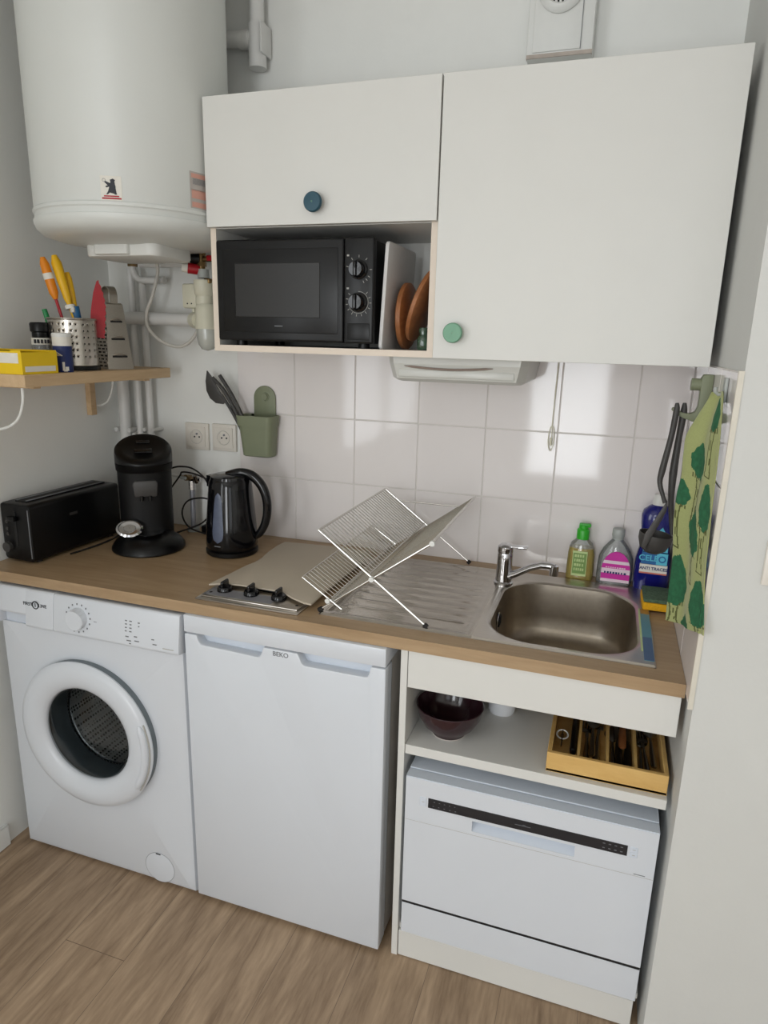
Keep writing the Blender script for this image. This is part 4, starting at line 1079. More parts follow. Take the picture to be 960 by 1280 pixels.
b.lathe([(.010, -.0065), (.011, -.0085), (.0125, -.0085), (.0135, -.0065)], 'sage', (.563, -.0, 1.332), 'y', 28); b.cyl((.5615, -.0068, 1.332), (.5615, -.0105, 1.332), .0100, 'sage', n=24)
b.build('hanging_tab', up)
pu = thing('spatula', 'black nylon spatula with wide head leaning in the green pot', 'spatula', (.5, -.04, 1.16))
b = MB(); b.tube([(.520, -.030, 1.162), (.500, -.040, 1.22), (.462, -.046, 1.290), (.432, -.050, 1.335)], [.006, .006, .0048, .005], 'dutensil', n=10, smooth_path=4); b.build('handle', pu)
b = MB(); b.prism([(.384, 1.408), (.378, 1.375), (.380, 1.345), (.392, 1.322), (.412, 1.308), (.440, 1.306), (.445, 1.318), (.424, 1.350), (.398, 1.392)], 'dutensil', 'y', -.053, -.047, bev=.0015); b.build('blade', pu)
b = MB(); b.tube([(.534, -.040, 1.162), (.500, -.050, 1.250), (.452, -.055, 1.34), (.408, -.058, 1.388)], [.006, .0062, .0066, .0050], 'dutensil', n=10, smooth_path=4)
tag(b.build('cooking_utensil'), 'black utensil handle beside the spatula head in the green pot', 'utensil', 'straight black utensil handles in the green pot')
b = MB(); b.tube([(.552, -.045, 1.162), (.520, -.058, 1.250), (.480, -.060, 1.33), (.436, -.062, 1.396)], [.006, .0060, .0064, .0058], 'dutensil', n=10, smooth_path=4)
tag(b.build('cooking_utensil'), 'rightmost straight black utensil handle in the green pot', 'utensil', 'straight black utensil handles in the green pot')

# ------------------------------------------------------------------ kettle
kt = thing('kettle', 'glossy black electric kettle with grey water gauge', 'kettle', (.543, -.198, HW)); kx, ky = .543, -.196; z0 = HW+.0003
b = MB(); b.lathe([(.001, 0), (.074, 0), (.078, .004), (.078, .014), (.070, .018)], 'black', (kx, ky, z0), n=56); b.build('base', kt)
b = MB(); b.lathe([(.060, .019), (.0755, .021), (.0775, .030), (.075, .08), (.070, .14), (.0645, .20), (.062, .222), (.058, .229), (.050, .231)], 'blackgloss', (kx, ky, z0), n=64, cap0=True)
sd_ = Vector((-.97, .2, 0)).normalized(); T_ = Matrix.Translation((kx, ky, z0)) @ Matrix.Rotation(math.atan2(sd_.y, sd_.x), 4, 'Z')
b.prism([(-.02, -.0), (.02, .0), (.016, .03), (-.016, .03)], 'blackgloss', 'z', .196, .230, T=T_ @ Matrix.Rotation(-PI/2, 4, 'Z') @ Matrix.Translation((0, .050, 0)))
b.build('body', kt)
b = MB(); b.lathe([(.0585, .2285), (.0575, .236), (.045, .2405), (.001, .242)], 'blackgloss', (kx, ky, z0), n=56); b.build('lid', kt)
b = MB(); hd = Vector((.985, .17, 0)).normalized()
P_ = [(-.01, .238), (.030, .247), (.066, .240), (.094, .215), (.110, .178), (.113, .135), (.105, .095), (.088, .064), (.070, .050)]
pts = [(kx+hd.x*t, ky+hd.y*t, z0+zz) for t, zz in P_]
b.tube(pts, [.010, .0130, .0145, .0145, .0135, .0130, .0125, .0115, .009], 'blackgloss', n=16, smooth_path=5); b.build('handle', kt)
b = MB(); ga = -1.60
KP = [(.021, .0755), (.030, .0775), (.08, .075), (.14, .070), (.20, .0645)]
def krad(z):
    for (za, ra), (zb, rb) in zip(KP, KP[1:]):
        if z <= zb: return ra+(rb-ra)*max(0, (z-za)/(zb-za))
    return .0645
def oncone(da, zz, e=.0012):
    r_ = krad(zz)+e; return (kx+r_*math.cos(ga+da), ky+r_*math.sin(ga+da), z0+zz)
bb = bmesh.new(); rows_ = []
for j in range(19):
    v_ = j/18; zz = .046+.150*v_
    w_ = (.27-.10*v_)*math.sqrt(max(.0, 1-abs(2*v_-1)**5))+.002
    rows_.append([bb.verts.new(oncone(w_*(2*k/10-1), zz, .0007+.0010*(1-(2*k/10-1)**2))) for k in range(11)])
for r1q, r2q in zip(rows_, rows_[1:]):
    for k in range(10): f = bb.faces.new((r1q[k], r1q[k+1], r2q[k+1], r2q[k])); f.smooth = True
b._merge(bb, 'gl_gauge'); b.build('water_gauge', kt)
b = MB()
for k in range(6): q = oncone(-.12+.045*k, .037, .0008); b.box(q[0]-.0013, q[0]+.0013, q[1]-.0006, q[1]+.001, q[2]-.0014, q[2]+.0014, 'grey')
b.build('badge', kt)

# ------------------------------------------------------------------ coffee machine
RZ = math.radians(38)
T_ = Matrix.Translation((.268, -.232, HW+.0003)) @ Matrix.Rotation(RZ, 4, 'Z')
cm = thing('coffee_machine', 'matt black pod coffee machine with round base in the corner', 'coffee machine', (.27, -.23, HW))
b = MB(); b.lathe([(.001, 0), (.103, 0), (.108, .004), (.107, .012), (.096, .028), (.074, .043), (.050, .050), (.001, .052)], 'black', (0, -.035, 0), n=64, sx=1, sy=1.02, T=T_); b.build('base', cm)
b = MB()
def col(z, a, c, yo): return [(p[0], p[1]+yo, z) for p in [(a*math.copysign(abs(math.cos(t))**.85, math.cos(t)), c*math.copysign(abs(math.sin(t))**.85, math.sin(t))) for t in [2*PI*k/48 for k in range(48)]]]
b.loops([col(.012, .076, .070, .025), col(.06, .078, .070, .022), col(.15, .078, .068, .020), col(.235, .079, .070, .014), col(.240, .082, .074, .010), col(.262, .083, .082, .000)], 'blackmat', cap0=True, T=T_)
b.build('column', cm)
b = MB()
def hd_(z0_, slope, a, c, yo): return [(a*math.cos(t), yo+c*math.sin(t), z0_+slope*(c*math.sin(t))) for t in [2*PI*k/56 for k in range(56)]]
b.loops([hd_(.262, 0, .083, .082, 0), hd_(.290, .30, .083, .082, 0), hd_(.299, .40, .082, .081, 0), hd_(.3035, .42, .077, .076, 0), hd_(.3045, .42, .060, .060, 0), hd_(.302, .42, .056, .056, 0), hd_(.302, .42, .01, .01, 0)], 'black', cap1=True, T=T_); 
hdp = b.build('lid', cm)
b = MB()
b.box(-.026, .026, -.008, .012, 0, .006, 'blackgloss', bev=.003, T=T_ @ Matrix.Translation((0, -.020, .294)) @ Matrix.Rotation(.40, 4, 'X'))
b.box(-.020, .020, -.006, .006, 0, .006, 'blackgloss', bev=.003, T=T_ @ Matrix.Translation((0, .030, .315)) @ Matrix.Rotation(.40, 4, 'X'))
b.build('lid_latch', hdp)
b = MB()
b.prism([(-.032, .165), (.032, .165), (.036, .205), (.030, .214), (-.030, .214), (-.036, .205)], 'dgrey' if False else 'dutensil', 'y', -.060, -.040, bev=.004, T=T_)
b.cyl((-.012, -.055, .152), (-.012, -.055, .168), .006, 'blackgloss', T=T_); b.cyl((.012, -.055, .152), (.012, -.055, .168), .006, 'blackgloss', T=T_); b.build('spout', cm)
b = MB()
b.lathe([(.001, .052), (.036, .052), (.045, .056), (.048, .060), (.044, .058), (.034, .055), (.001, .055)], 'chrome', (0, 0, 0), n=40, T=T_ @ Matrix.Translation((.0, -.066, .0)))
b.lathe([(.030, 0), (.037, .004), (.038, .009), (.032, .013), (.030, .010), (.018, .009), (.016, .012), (.001, .012)], 'chrome', (0, 0, 0), n=40, sx=1, sy=.8, T=T_ @ Matrix.Translation((-.052, -.068, .068)) @ Matrix.Rotation(.75, 4, 'X'))
lab(b.build('cup_rest', cm), 'chrome cup rest')
b = MB()
for k, a in enumerate((-.4, 0, .4)):
    b.cyl((.045*math.sin(a), -.108+.008*abs(a), .029), (.045*math.sin(a), -.110+.008*abs(a), .0325), .007, 'blackgloss', n=16, T=T_)
b.lathe([(.0035, 0), (.005, 0)], 'lightink', (0, -.110, .0335), n=20, T=T_)
b.build('buttons', cm)

# ------------------------------------------------------------------ toaster
tt = thing('toaster', 'black long-slot toaster against the left wall', 'toaster', (.05, -.34, HW))
T_ = Matrix.Translation((.058, -.346, HW+.0003)) @ Matrix.Rotation(math.radians(-2.0), 4, 'Z')
W2, L2, H2 = .055, .174, .172
b = MB(); 
b.vbox(-W2, W2, -L2, L2, .006, H2, 'black', .012, axis='y', bev=.007, T=T_)
for fx_ in (-.035, .035):
    for fy_ in (-.14, .14): b.cyl((fx_, fy_, 0), (fx_, fy_, .008), .009, 'rubber', T=T_)
b.build('body', tt)
b = MB()
b.box(-.022, .022, -.150, .150, H2-.002, H2+.0035, 'blackmat', bev=.002, T=T_); b.box(-.013, .013, -.142, .142, H2-.001, H2+.0040, 'seam', T=T_)
b.box(-.020, -.014, -.147, .147, H2+.0032, H2+.0052, 'grey', bev=.0008, seg=1, T=T_); b.box(.014, .020, -.147, .147, H2+.0032, H2+.0052, 'grey', bev=.0008, seg=1, T=T_)
b.build('slot', tt)
b = MB(); b.box(.047, .0495, -L2-.0008, -L2+.004, .018, .158, 'grey', T=T_); lab(b.build('corner_trim', tt), 'thin pale trim line')
b = MB(); b.box(-.004, .004, -L2-.0015, -L2+.002, .05, .150, 'seam', T=T_); b.box(-.014, .014, -L2-.018, -L2, .125, .138, 'blackgloss', bev=.003, T=T_); b.build('lever', tt)
b = MB()
for zz in (.118, .098, .082): b.cyl((-.032, -L2, zz), (-.032, -L2-.003, zz), .0045, 'dutensil', T=T_)
b.cyl((-.032, -L2, .045), (-.032, -L2-.012, .045), .014, 'dutensil', T=T_); b.build('browning_controls', tt)
b = MB(); b.box(W2-.0005, W2+.0006, -.035, -.005, .112, .120, 'dutensil', T=T_); b.build('badge', tt)
b = MB()
b.tube([(.070, -.158, .884), (.095, -.160, .8835), (.122, -.19, .8805), (.137, -.26, .8805), (.138, -.33, .8805), (.128, -.41, .8805)], .003, 'rubber', n=8, smooth_path=6)
tag(b.build('power_cord'), 'dark power cord lying beside the toaster', 'cord')

# ------------------------------------------------------------------ gas tap and cables behind the kettle
gp = thing('stop_tap', 'small metal stop tap on a grey pipe rising from the worktop', 'tap', (.31, -.05, HW))
b = MB(); b.cyl((.309, -.052, HW+.0005), (.311, -.052, 1.020), .0085, 'pipegrey', n=20); b.cyl((.309, -.052, HW+.0005), (.309, -.052, HW+.012), .020, 'cap', n=24); b.build('pipe', gp)
b = MB(); b.cyl((.311, -.052, 1.020), (.311, -.052, 1.050), .011, 'chrome', n=8); b.cyl((.27, -.052, 1.060), (.345, -.052, 1.056), .008, 'chrome', n=14)
b.cyl((.305, -.052, 1.059), (.305, -.078, 1.064), .010, 'brass', n=14); b.cyl((.330, -.052, 1.045), (.330, -.060, 1.07), .0085, 'chrome', n=12); b.cyl((.27, -.052, 1.060), (.238, -.052, 1.062), .0055, 'pvc', n=12); b.build('tap_body', gp)
b = MB(); b.box(.287, .310, -.084, -.078, 1.058, 1.068, 'cap', bev=.002); b.build('tap_handle', gp)
def cord(name, label, pts, r=.0028):
    b = MB(); b.tube(pts, r, 'rubber', n=8, smooth_path=7); return tag(b.build(name), label, 'cord')
cord('power_cord', 'black cord arching from the coffee machine over the tap', [(.275, -.115, 1.098), (.300, -.10, 1.104), (.345, -.095, 1.100), (.390, -.095, 1.070), (.412, -.095, 1.02), (.410, -.095, .965), (.375, -.097, .925), (.330, -.10, .902), (.290, -.12, .887)])
cord('power_cord', 'black cord crossing behind the kettle in a small loop', [(.240, -.070, 1.02), (.275, -.066, 1.065), (.300, -.084, 1.083), (.350, -.080, 1.078), (.400, -.078, 1.055), (.43, -.075, 1.00)])
cord('power_cord', 'black cord forming the lower loop around the grey pipe', [(.410, -.075, .995), (.36, -.072, 1.00), (.305, -.070, .985), (.282, -.072, .95), (.290, -.075, .915), (.320, -.078, .892), (.380, -.080, .8815), (.43, -.083, .8805)])
b = MB(); b.box(.352, .392, -.075, -.045, HW+.0004, HW+.030, 'black', bev=.006); b.cyl((.372, -.06, HW+.030), (.372, -.06, HW+.040), .008, 'black'); tag(b.build('plug_adapter'), 'small black plug lying behind the kettle', 'plug')

# ------------------------------------------------------------------ wall shelf
SX, SY0, SY1, SZ = .270, -.645, -.080, 1.4130
sh = thing('wall_shelf', 'pale birch shelf on wooden brackets fixed to the left wall', 'shelf', (.13, -.36, 1.25))
b = MB(); b.box(XL+.0005, SX, SY0, SY1, SZ-.0295, SZ, 'birch', bev=.001, seg=1); b.build('board', sh)
for y in (-.130, -.600):
    b = MB(); b.box(XL+.0005, XL+.020, y-.012, y+.012, 1.255, SZ-.030, 'birch', bev=.001, seg=1); b.box(XL+.020, SX-.05 if y > -.5 else SX+.01-.02, y-.012, y+.012, SZ-.040 if y > -.5 else SZ-.0345, SZ-.0298, 'birch', bev=.001, seg=1); b.build('bracket', sh)
b = MB(); b.tube([(.25, -.655+.02, 1.3815), (.248, -.637, 1.345), (.23, -.640, 1.305), (.19, -.645, 1.282), (.12, -.65, 1.275), (.03, -.65, 1.282)], .0035, 'plastic', n=8, smooth_path=6)
tag(b.build('lamp_cord'), 'white cord hanging below the near end of the shelf', 'cord')
b = MB(); b.tube([(.095, -.135, 1.3815), (.088, -.135, 1.34), (.070, -.135, 1.305), (.045, -.135, 1.290), (.012, -.118, 1.286)], .003, 'plastic', n=8, smooth_path=6)
tag(b.build('lamp_cord'), 'short white cord looping behind the far shelf bracket', 'cord')

# things on the shelf
yb_ = thing('tea_box', 'open yellow carton with white panels at the shelf end', 'box', (.16, -.57, SZ))
zs0 = SZ+.0003
b = MB()
bx_ = [(.262, -.640), (.262, -.530), (.072, -.530), (.072, -.640)]
b.box(.072, .0735, -.640, -.530, zs0, zs0+.058, 'yellow'); b.box(.2605, .262, -.640, -.530, zs0, zs0+.052, 'yellow')
b.box(.0735, .2605, -.640, -.6385, zs0, zs0+.056, 'yellow'); b.box(.0735, .2605, -.5315, -.530, zs0, zs0+.056, 'yellow'); b.box(.0735, .2605, -.6385, -.5315, zs0, zs0+.0015, 'yellow')
b.build('carton', yb_)
b = MB(); b.box(.262, .2626, -.632, -.538, zs0+.006, zs0+.019, 'paper')
b.prism([(.175, zs0+.026), (.252, zs0+.026), (.252, zs0+.050), (.200, zs0+.050)], 'paper', 'y', -.6406, -.640); b.build('white_panel', yb_)
b = MB()
b.prism([(-.640, zs0+.054), (-.531, zs0+.050), (-.529, zs0+.0515), (-.640, zs0+.056)], 'yellow', 'x', .110, .230)
b.prism([(.075, zs0+.056), (.165, zs0+.056), (.120, zs0+.030)], 'yellow', 'y', -.6412, -.640)
T_ = Matrix.Translation((.252, -.529, zs0+.052)) @ Matrix.Rotation(-.5, 4, 'X')
b.box(-.05, .008, 0, .022, 0, .0012, 'paper', T=T_); b.build('flap', yb_)
jr = thing('spice_jar', 'small spice jar with black grinder cap behind the yellow carton', 'jar', (.10, -.46, SZ)); x, y = .118, -.432
b = MB(); b.lathe([(.001, 0), (.022, 0), (.023, .003), (.023, .072), (.019, .080)], 'gl_clear', (x, y, zs0), n=32); b.lathe([(.001, .002), (.0215, .002), (.0215, .070), (.001, .071)], 'seam', (x, y, zs0), n=28); b.build('glass', jr)
b = MB(); b.lathe([(.0195, .080), (.0205, .083), (.0205, .098), (.0240, .101), (.0245, .120), (.022, .124), (.001, .125)], 'black', (x, y, zs0), n=32, cap0=True); b.build('cap', jr)
b = MB(); b.lathe([(.0235, .066), (.0235, .084)], 'paper', (x, y, zs0), n=32)
for k in range(6): a = -1.4+.35*k; b.box(x+.0238*math.cos(a)-.003, x+.0238*math.cos(a)+.003, y+.0238*math.sin(a)-.0015, y+.0238*math.sin(a)+.0015, zs0+.070, zs0+.080, 'ink')
b.build('label', jr)
sa = thing('salt_shaker', 'white and navy salt tub between carton and cutlery holder', 'salt shaker', (.22, -.47, SZ)); x, y = .232, -.478
b = MB(); b.lathe([(.001, 0), (.0225, 0), (.023, .002), (.023, .066)], 'navy', (x, y, zs0), n=36); b.lathe([(.023, .066), (.023, .088), (.0232, .089)], 'paper', (x, y, zs0), n=36); b.build('tub', sa)
b = MB(); b.lathe([(.0235, .0885), (.0238, .096), (.021, .0985), (.001, .099)], 'plastic', (x, y, zs0), n=36); b.build('lid', sa)
b = MB()
for (a0, a1, za, zb_) in ((-.95, -.70, .004, .026), (-.66, -.30, .004, .014), (-.85, -.45, .002, .007)):
    b.loops([[(x+.0234*math.cos(a0+(a1-a0)*k/6), y+.0234*math.sin(a0+(a1-a0)*k/6), zs0+z) for k in range(7)] for z in (za, zb_)], 'paper', closed=False)
b.build('print', sa)
# perforated cutlery holder
ch = thing('cutlery_holder', 'perforated steel cutlery holder full of tools on the shelf', 'holder', (.17, -.375, SZ)); x, y = .172, -.372; HR = .0615
b = MB(); nA, nZ = 96, 30; i = b.mi('steel'); rings = []
hz_ = .010; ht = .136
V = [[b.bm.verts.new((x+HR*math.cos(2*PI*k/nA), y+HR*math.sin(2*PI*k/nA), zs0+hz_+(ht-hz_)*j/nZ)) for k in range(nA)] for j in range(nZ+1)]
for j in range(nZ):
    for k in range(nA):
        if j % 4 == 2 and 3 < j < nZ-3 and (k % 8 in (2, 5)): continue
        f = b.bm.faces.new((V[j][k], V[j][(k+1) % nA], V[j+1][(k+1) % nA], V[j+1][k])); f.material_index = i; f.smooth = True
b.lathe([(HR, .136), (HR+.0018, .137), (HR+.0018, .134), (HR, .133)], 'steel', (x, y, zs0), n=64)
o = b.build('cylinder', ch, norm=False); sdm = o.modifiers.new('t', 'SOLIDIFY'); sdm.thickness = .0012
b = MB(); b.lathe([(.001, 0), (HR+.003, 0), (HR+.003, .011), (HR-.003, .011), (.001, .009)], 'black', (x, y, zs0), n=64); b.build('base', ch)
b = MB(); b.lathe([(HR-.005, .012), (HR-.005, .125)], 'seam', (x, y, zs0), n=48); lab(b.build('inside_shade', ch), 'dark sleeve painted as the shade inside the holder')  # near-black sleeve puts the shade inside the holder into colour
# tools in the holder
def tool(name, label, cat, base, tip, segs, mh='steel', r=.004, headfn=None):
    t = thing(name, label, cat, base); B_, T2 = Vector(base), Vector(tip)
    b = MB(); k = segs['shaft']; b.tube([tuple(B_), tuple(B_.lerp(T2, k))], r, segs.get('shaftm', mh), n=10); b.build('shaft', t)
    b = MB(); pts_ = [tuple(B_.lerp(T2, k+(1-k)*q)) for q in (0, .15, .5, .85, 1)]
    b.tube(pts_, segs['hr'], segs['hm'], n=14); h_ = b.build('handle', t)
    if 'band' in segs:
        a0_, a1_ = segs['band']; b = MB(); b.tube([tuple(B_.lerp(T2, a0_)), tuple(B_.lerp(T2, a1_))], segs['hr'][2]*1.06, 'paper', n=14); lab(b.build('grip_band', h_), 'white grip band')
    return t
zb0 = zs0+.013
tool('serving_tool', 'tool with orange handle and white band in the holder', 'utensil', (.172, -.366, zb0), (.115, -.396, 1.706), dict(shaft=.62, shaftm='red', hm='orange', hr=[.006, .0115, .0125, .0115, .006], band=(.80, .855)))
tool('serving_tool', 'tool with long yellow handle at the front of the holder', 'utensil', (.205, -.360, zb0), (.132, -.372, 1.713), dict(shaft=.55, shaftm='yel2', hm='yel2', hr=[.005, .010, .0125, .0135, .007], band=(.52, .555)))
tool('serving_tool', 'tool with yellow handle standing behind the longer yellow one', 'utensil', (.185, -.345, zb0), (.145, -.345, 1.672), dict(shaft=.56, hm='yel2', hr=[.005, .008, .010, .010, .006]))
b = MB(); b.tube([(.150, -.400, zb0), (.136, -.408, 1.51), (.122, -.414, 1.572)], [.006, .0075, .0065], 'green', n=12, smooth_path=3); tag(b.build('vegetable_peeler'), 'green handle poking out at the left of the holder', 'utensil')
b = MB(); b.tube([(.185, -.355, zb0), (.182, -.352, 1.50), (.172, -.358, 1.582)], [.006, .010, .0125], 'blue', n=12, smooth_path=3); b.box(.170, .182, -.373, -.366, 1.566, 1.580, 'paper', bev=.002); tag(b.build('vegetable_peeler'), 'blue handle just left of the red knife', 'utensil')
rk_ = thing('kitchen_knife', 'red knife with serrated pointed blade upright in the holder', 'knife', (.21, -.335, zb0))
b = MB()
T_ = Matrix.Translation((.195, -.333, 0)) @ Matrix.Rotation(math.radians(43), 4, 'Z') @ Matrix.Rotation(math.radians(10), 4, 'Y')
edge_ = [(.020+(-.0010 if k % 2 else .0015)-.022*max(0, (k-9)/9)**1.6, .10+.155*k/18) for k in range(19)]
blade = [(-.018, .10), (.019, .10)]+edge_+[(-.006, .250), (-.013, .22), (-.018, .17)]
b.prism([(u, w+1.41) for u, w in blade], 'red', 'y', -.0013, .0013, T=Matrix.Translation((.199, -.327, -.008)) @ Matrix.Rotation(math.radians(43), 4, 'Z') @ Matrix.Translation((0, 0, 1.41)) @ Matrix.Rotation(math.radians(6), 4, 'Y') @ Matrix.Translation((0, 0, -1.41))); b.build('blade', rk_)
b = MB(); b.tube([(.197, -.333, zb0), (.200, -.330, 1.515)], .009, 'red', n=12); b.build('handle', rk_)
# box grater
gr = thing('box_grater', 'stainless box grater with arched handle at the shelf end', 'grater', (.19, -.23, SZ))
T_ = Matrix.Translation((.195, -.245, zs0)) @ Matrix.Rotation(math.radians(-27), 4, 'Z')
H_ = .180
def gring(z, a, c): return [(a, c, z), (-a, c, z), (-a, -c, z), (a, -c, z)]
def gside(t): return .050+(.033-.050)*t, .038+(.024-.038)*t
b = MB(); a0_, c0_ = gside(0); a1_, c1_ = gside(1)
b.loops([gring(0, a0_, c0_), gring(H_, a1_, c1_)], 'steel', smooth=False, T=T_)
b.loops([gring(H_, a1_, c1_), gring(H_+.004, a1_-.004, c1_-.004)], 'steel', smooth=False, cap1=True, T=T_); b.build('body', gr)
b = MB()  # slicing slots on the +x side
for k in range(3):
    t = .22+.27*k; a_, c_ = gside(t); z = H_*t
    b.tube([(a_+.0015, -c_*.60, z), (a_+.005, -c_*.3, z+.003), (a_+.006, 0, z+.004), (a_+.005, c_*.3, z+.003), (a_+.0015, c_*.60, z)], .0022, 'steel', n=8, T=T_)
    b.box(a_-.0005, a_+.0016, -c_*.62, c_*.62, z-.0065, z-.001, 'seam', T=T_)
b.build('slicing_blade', gr)
b = MB()  # rasp face on the -y side : many small dark punched teeth
for j in range(17):
    t = .05+.90*j/17; a_, c_ = gside(t); z = H_*t; n = 9
    for k in range(n):
        u = (-1+2*(k+.5+(.25 if j % 2 else -.25))/n)*a_*.92
        b.box(u-.0026, u+.0026, -c_-.0013, -c_+.0006, z-.0022, z+.0022, 'seam' if (j+k) % 3 else 'steel', T=T_)
o = b.build('rasp_face', gr)
b = MB()
P_ = [(-a1_+.004, 0, H_), (-a1_+.002, 0, H_+.026), (-a1_+.012, 0, H_+.044), (0, 0, H_+.050), (a1_-.012, 0, H_+.044), (a1_-.002, 0, H_+.026), (a1_-.004, 0, H_)]
for (w0, w1) in ((-.011, .011),):
    rings = []
    Q = []
    for i_ in range(len(P_)-1):
        p0, p1, p2, p3 = [Vector(P_[min(max(j, 0), len(P_)-1)]) for j in (i_-1, i_, i_+1, i_+2)]
        for j in range(6):
            f_ = j/6; Q.append(.5*((2*p1)+(-p0+p2)*f_+(2*p0-5*p1+4*p2-p3)*f_*f_+(-p0+3*p1-3*p2+p3)*f_**3))
    Q.append(Vector(P_[-1]))
    for i_, p in enumerate(Q):
        d = (Q[min(i_+1, len(Q)-1)]-Q[max(i_-1, 0)]).normalized(); n_ = Vector((-d.z, 0, d.x))*.0012
        rings.append([tuple(p+n_+Vector((0, w0, 0))), tuple(p+n_+Vector((0, w1, 0))), tuple(p-n_+Vector((0, w1, 0))), tuple(p-n_+Vector((0, w0, 0)))])
    b.loops(rings, 'steel', smooth=False, cap0=True, cap1=True, T=T_)
b.build('handle', gr)

# ------------------------------------------------------------------ inside the base cabinet
z0 = .6063
bw = thing('bowl', 'dark aubergine ceramic bowl on the open shelf', 'bowl', (1.305, -.49, z0))
b = MB(); x, y = 1.304, -.497
b.lathe([(.001, .004), (.034, .004), (.035, 0), (.038, 0), (.040, .008), (.060, .026), (.074, .050), (.0800, .076), (.0785, .0775), (.0765, .076), (.070, .050), (.055, .026), (.034, .011), (.001, .009)], 'bowl', (x, y, z0), n=64); b.build('body', bw)
b = MB(); b.lathe([(.0345, .0002), (.0385, .0002), (.0392, .0035)], 'greylab', (x, y, z0), n=48); lab(b.build('foot_ring', bw), 'pale unglazed foot ring')
for dx, dy, rz, lb, m_ in ((.022, -.012, .4, 'small amber wrapped sweet in the dark bowl', 'snack'), (.040, -.004, 1.4, 'small dark wrapped sweet beside the amber one', 'rubber')):
    b = MB(); T_ = Matrix.Translation((x+dx, y+dy, z0+(.0275 if m_ == 'rubber' else .0215))) @ Matrix.Rotation(rz, 4, 'Z')
    b.lathe([(.001, -.022), (.007, -.020), (.002, -.013), (.008, -.009), (.0095, 0), (.008, .009), (.002, .013), (.007, .020), (.001, .022)], m_, (0, 0, 0), 'x', 12, T=T_)
    tag(b.build('sweet'), lb, 'sweet', 'sweets in the bowl')
cu = thing('cup', 'white cup half hidden behind the front rail', 'cup', (1.405, -.33, z0))
b = MB(); b.lathe([(.001, .003), (.026, .003), (.028, 0), (.031, 0), (.034, .006), (.036, .03), (.039, .085), (.0365, .085), (.033, .03), (.030, .009), (.001, .008)], 'ceramic', (1.4085, -.352, z0), n=48); b.build('body', cu)
b = MB(); b.tube([(1.440, -.342, z0+.07), (1.462, -.335, z0+.066), (1.468, -.333, z0+.045), (1.458, -.336, z0+.028), (1.442, -.341, z0+.024)], .0045, 'ceramic', n=10, smooth_path=4); b.build('handle', cu)
ty = thing('cutlery_tray', 'bamboo cutlery tray with four compartments on the open shelf', 'tray', (1.66, -.38, z0))
tx0, tx1, ty0, ty1, th_ = 1.5385, 1.7865, -.566, -.206, .0465
b = MB(); b.box(tx0, tx1, ty0, ty1, z0, z0+.006, 'bamboo'); b.build('bottom_panel', ty)
b = MB(); b.box(tx0, tx1, ty0, ty0+.0095, z0+.0001, z0+th_, 'bamboo', bev=.001, seg=1); lab(b.build('front_panel', ty), 'front board')
b = MB(); b.box(tx0, tx1, ty1-.0095, ty1, z0+.0001, z0+th_, 'bamboo', bev=.001, seg=1); b.build('rear_panel', ty)
for xa in (tx0, tx1-.009): b = MB(); b.box(xa, xa+.009, ty0+.0095, ty1-.0095, z0+.0001, z0+th_, 'bamboo', bev=.001, seg=1); b.build('side_panel', ty)
dv = [1.6035, 1.6640, 1.7220]
for xa in dv: b = MB(); b.box(xa-.003, xa+.003, ty0+.0098, ty1-.0098, z0+.0062, z0+th_-.003, 'bamboo'); b.build('divider', ty)
zt_ = z0+.0066
def cutlery(kind, x, ang, zl, y0, y1, m, label, cat, hm=None, group=None):
    t = thing(kind, label, cat, (x, (y0+y1)/2, zt_), group); L = y1-y0
    T_ = Matrix.Translation((x, y0, zt_+zl+.003)) @ Matrix.Rotation(ang, 4, 'Z')
    b = MB(); rings = []
    for q, w, h_ in ((0, .0052, .0022), (.04, .0080 if not hm else .0085, .0024 if not hm else .005), (.30, .0065 if not hm else .0085, .0022 if not hm else .0055), (.55, .0035 if not hm else .006, .0018 if not hm else .004), (.62, .003, .0016)):
        rings.append([(w*math.cos(2*PI*k/12), L*q, h_*math.sin(2*PI*k/12)) for k in range(12)])
    b.loops(rings, hm or m, cap0=True, cap1=True, T=T_); b.build('handle', t)
    b = MB()
    if kind == 'fork':
        b.box(-.011, .011, L*.72, L*.80, -.001, .001, m, T=T_); b.box(-.0035, .0035, L*.60, L*.73, -.001, .001, m, T=T_)
        for k in range(4): b.box(-.011+.0062*k, -.0078+.0062*k, L*.79, L, -.0008, .0008, m, T=T_)
        b.build('tines', t)
    elif kind == 'spoon':
        rr_ = [[(.0175*math.sin(PI*min(max(q, .02), .98))**.6*math.cos(2*PI*k/14), L*(.62+.38*q), -.003*math.sin(PI*q)+.0012*math.sin(2*PI*k/14)) for k in range(14)] for q in [j/8 for j in range(9)]]
        b.loops(rr_, m, cap0=True, cap1=True, T=T_); b.build('bowl', t)
    else:
        b.prism([(-.008, L*.60), (.006, L*.60), (.009, L*.85), (.003, L*.97), (-.008, L)], m, 'z', -.0008, .0008, T=T_); b.build('blade', t)
    return t
yA, yB = ty0+.014, ty1-.02
cutlery('fork', 1.622, .02, 0, -.535, -.340, 'cutlery', 'steel fork leftmost in the second tray compartment', 'fork')
cutlery('fork', 1.641, -.03, .004, -.515, -.325, 'cutlery', 'steel fork on the right in the second tray compartment', 'fork')
cutlery('spoon', 1.632, .0, .009, -.505, -.315, 'cutlery', 'steel spoon lying over the forks in the second tray compartment', 'spoon')
cutlery('spoon', 1.676, .0, 0, -.530, -.345, 'cutlery', 'steel spoon against the divider in the third tray compartment', 'spoon')
cutlery('knife', 1.692, .02, .003, -.540, -.325, 'cutlery', 'black-handled knife in the third tray compartment', 'knife', hm='black')
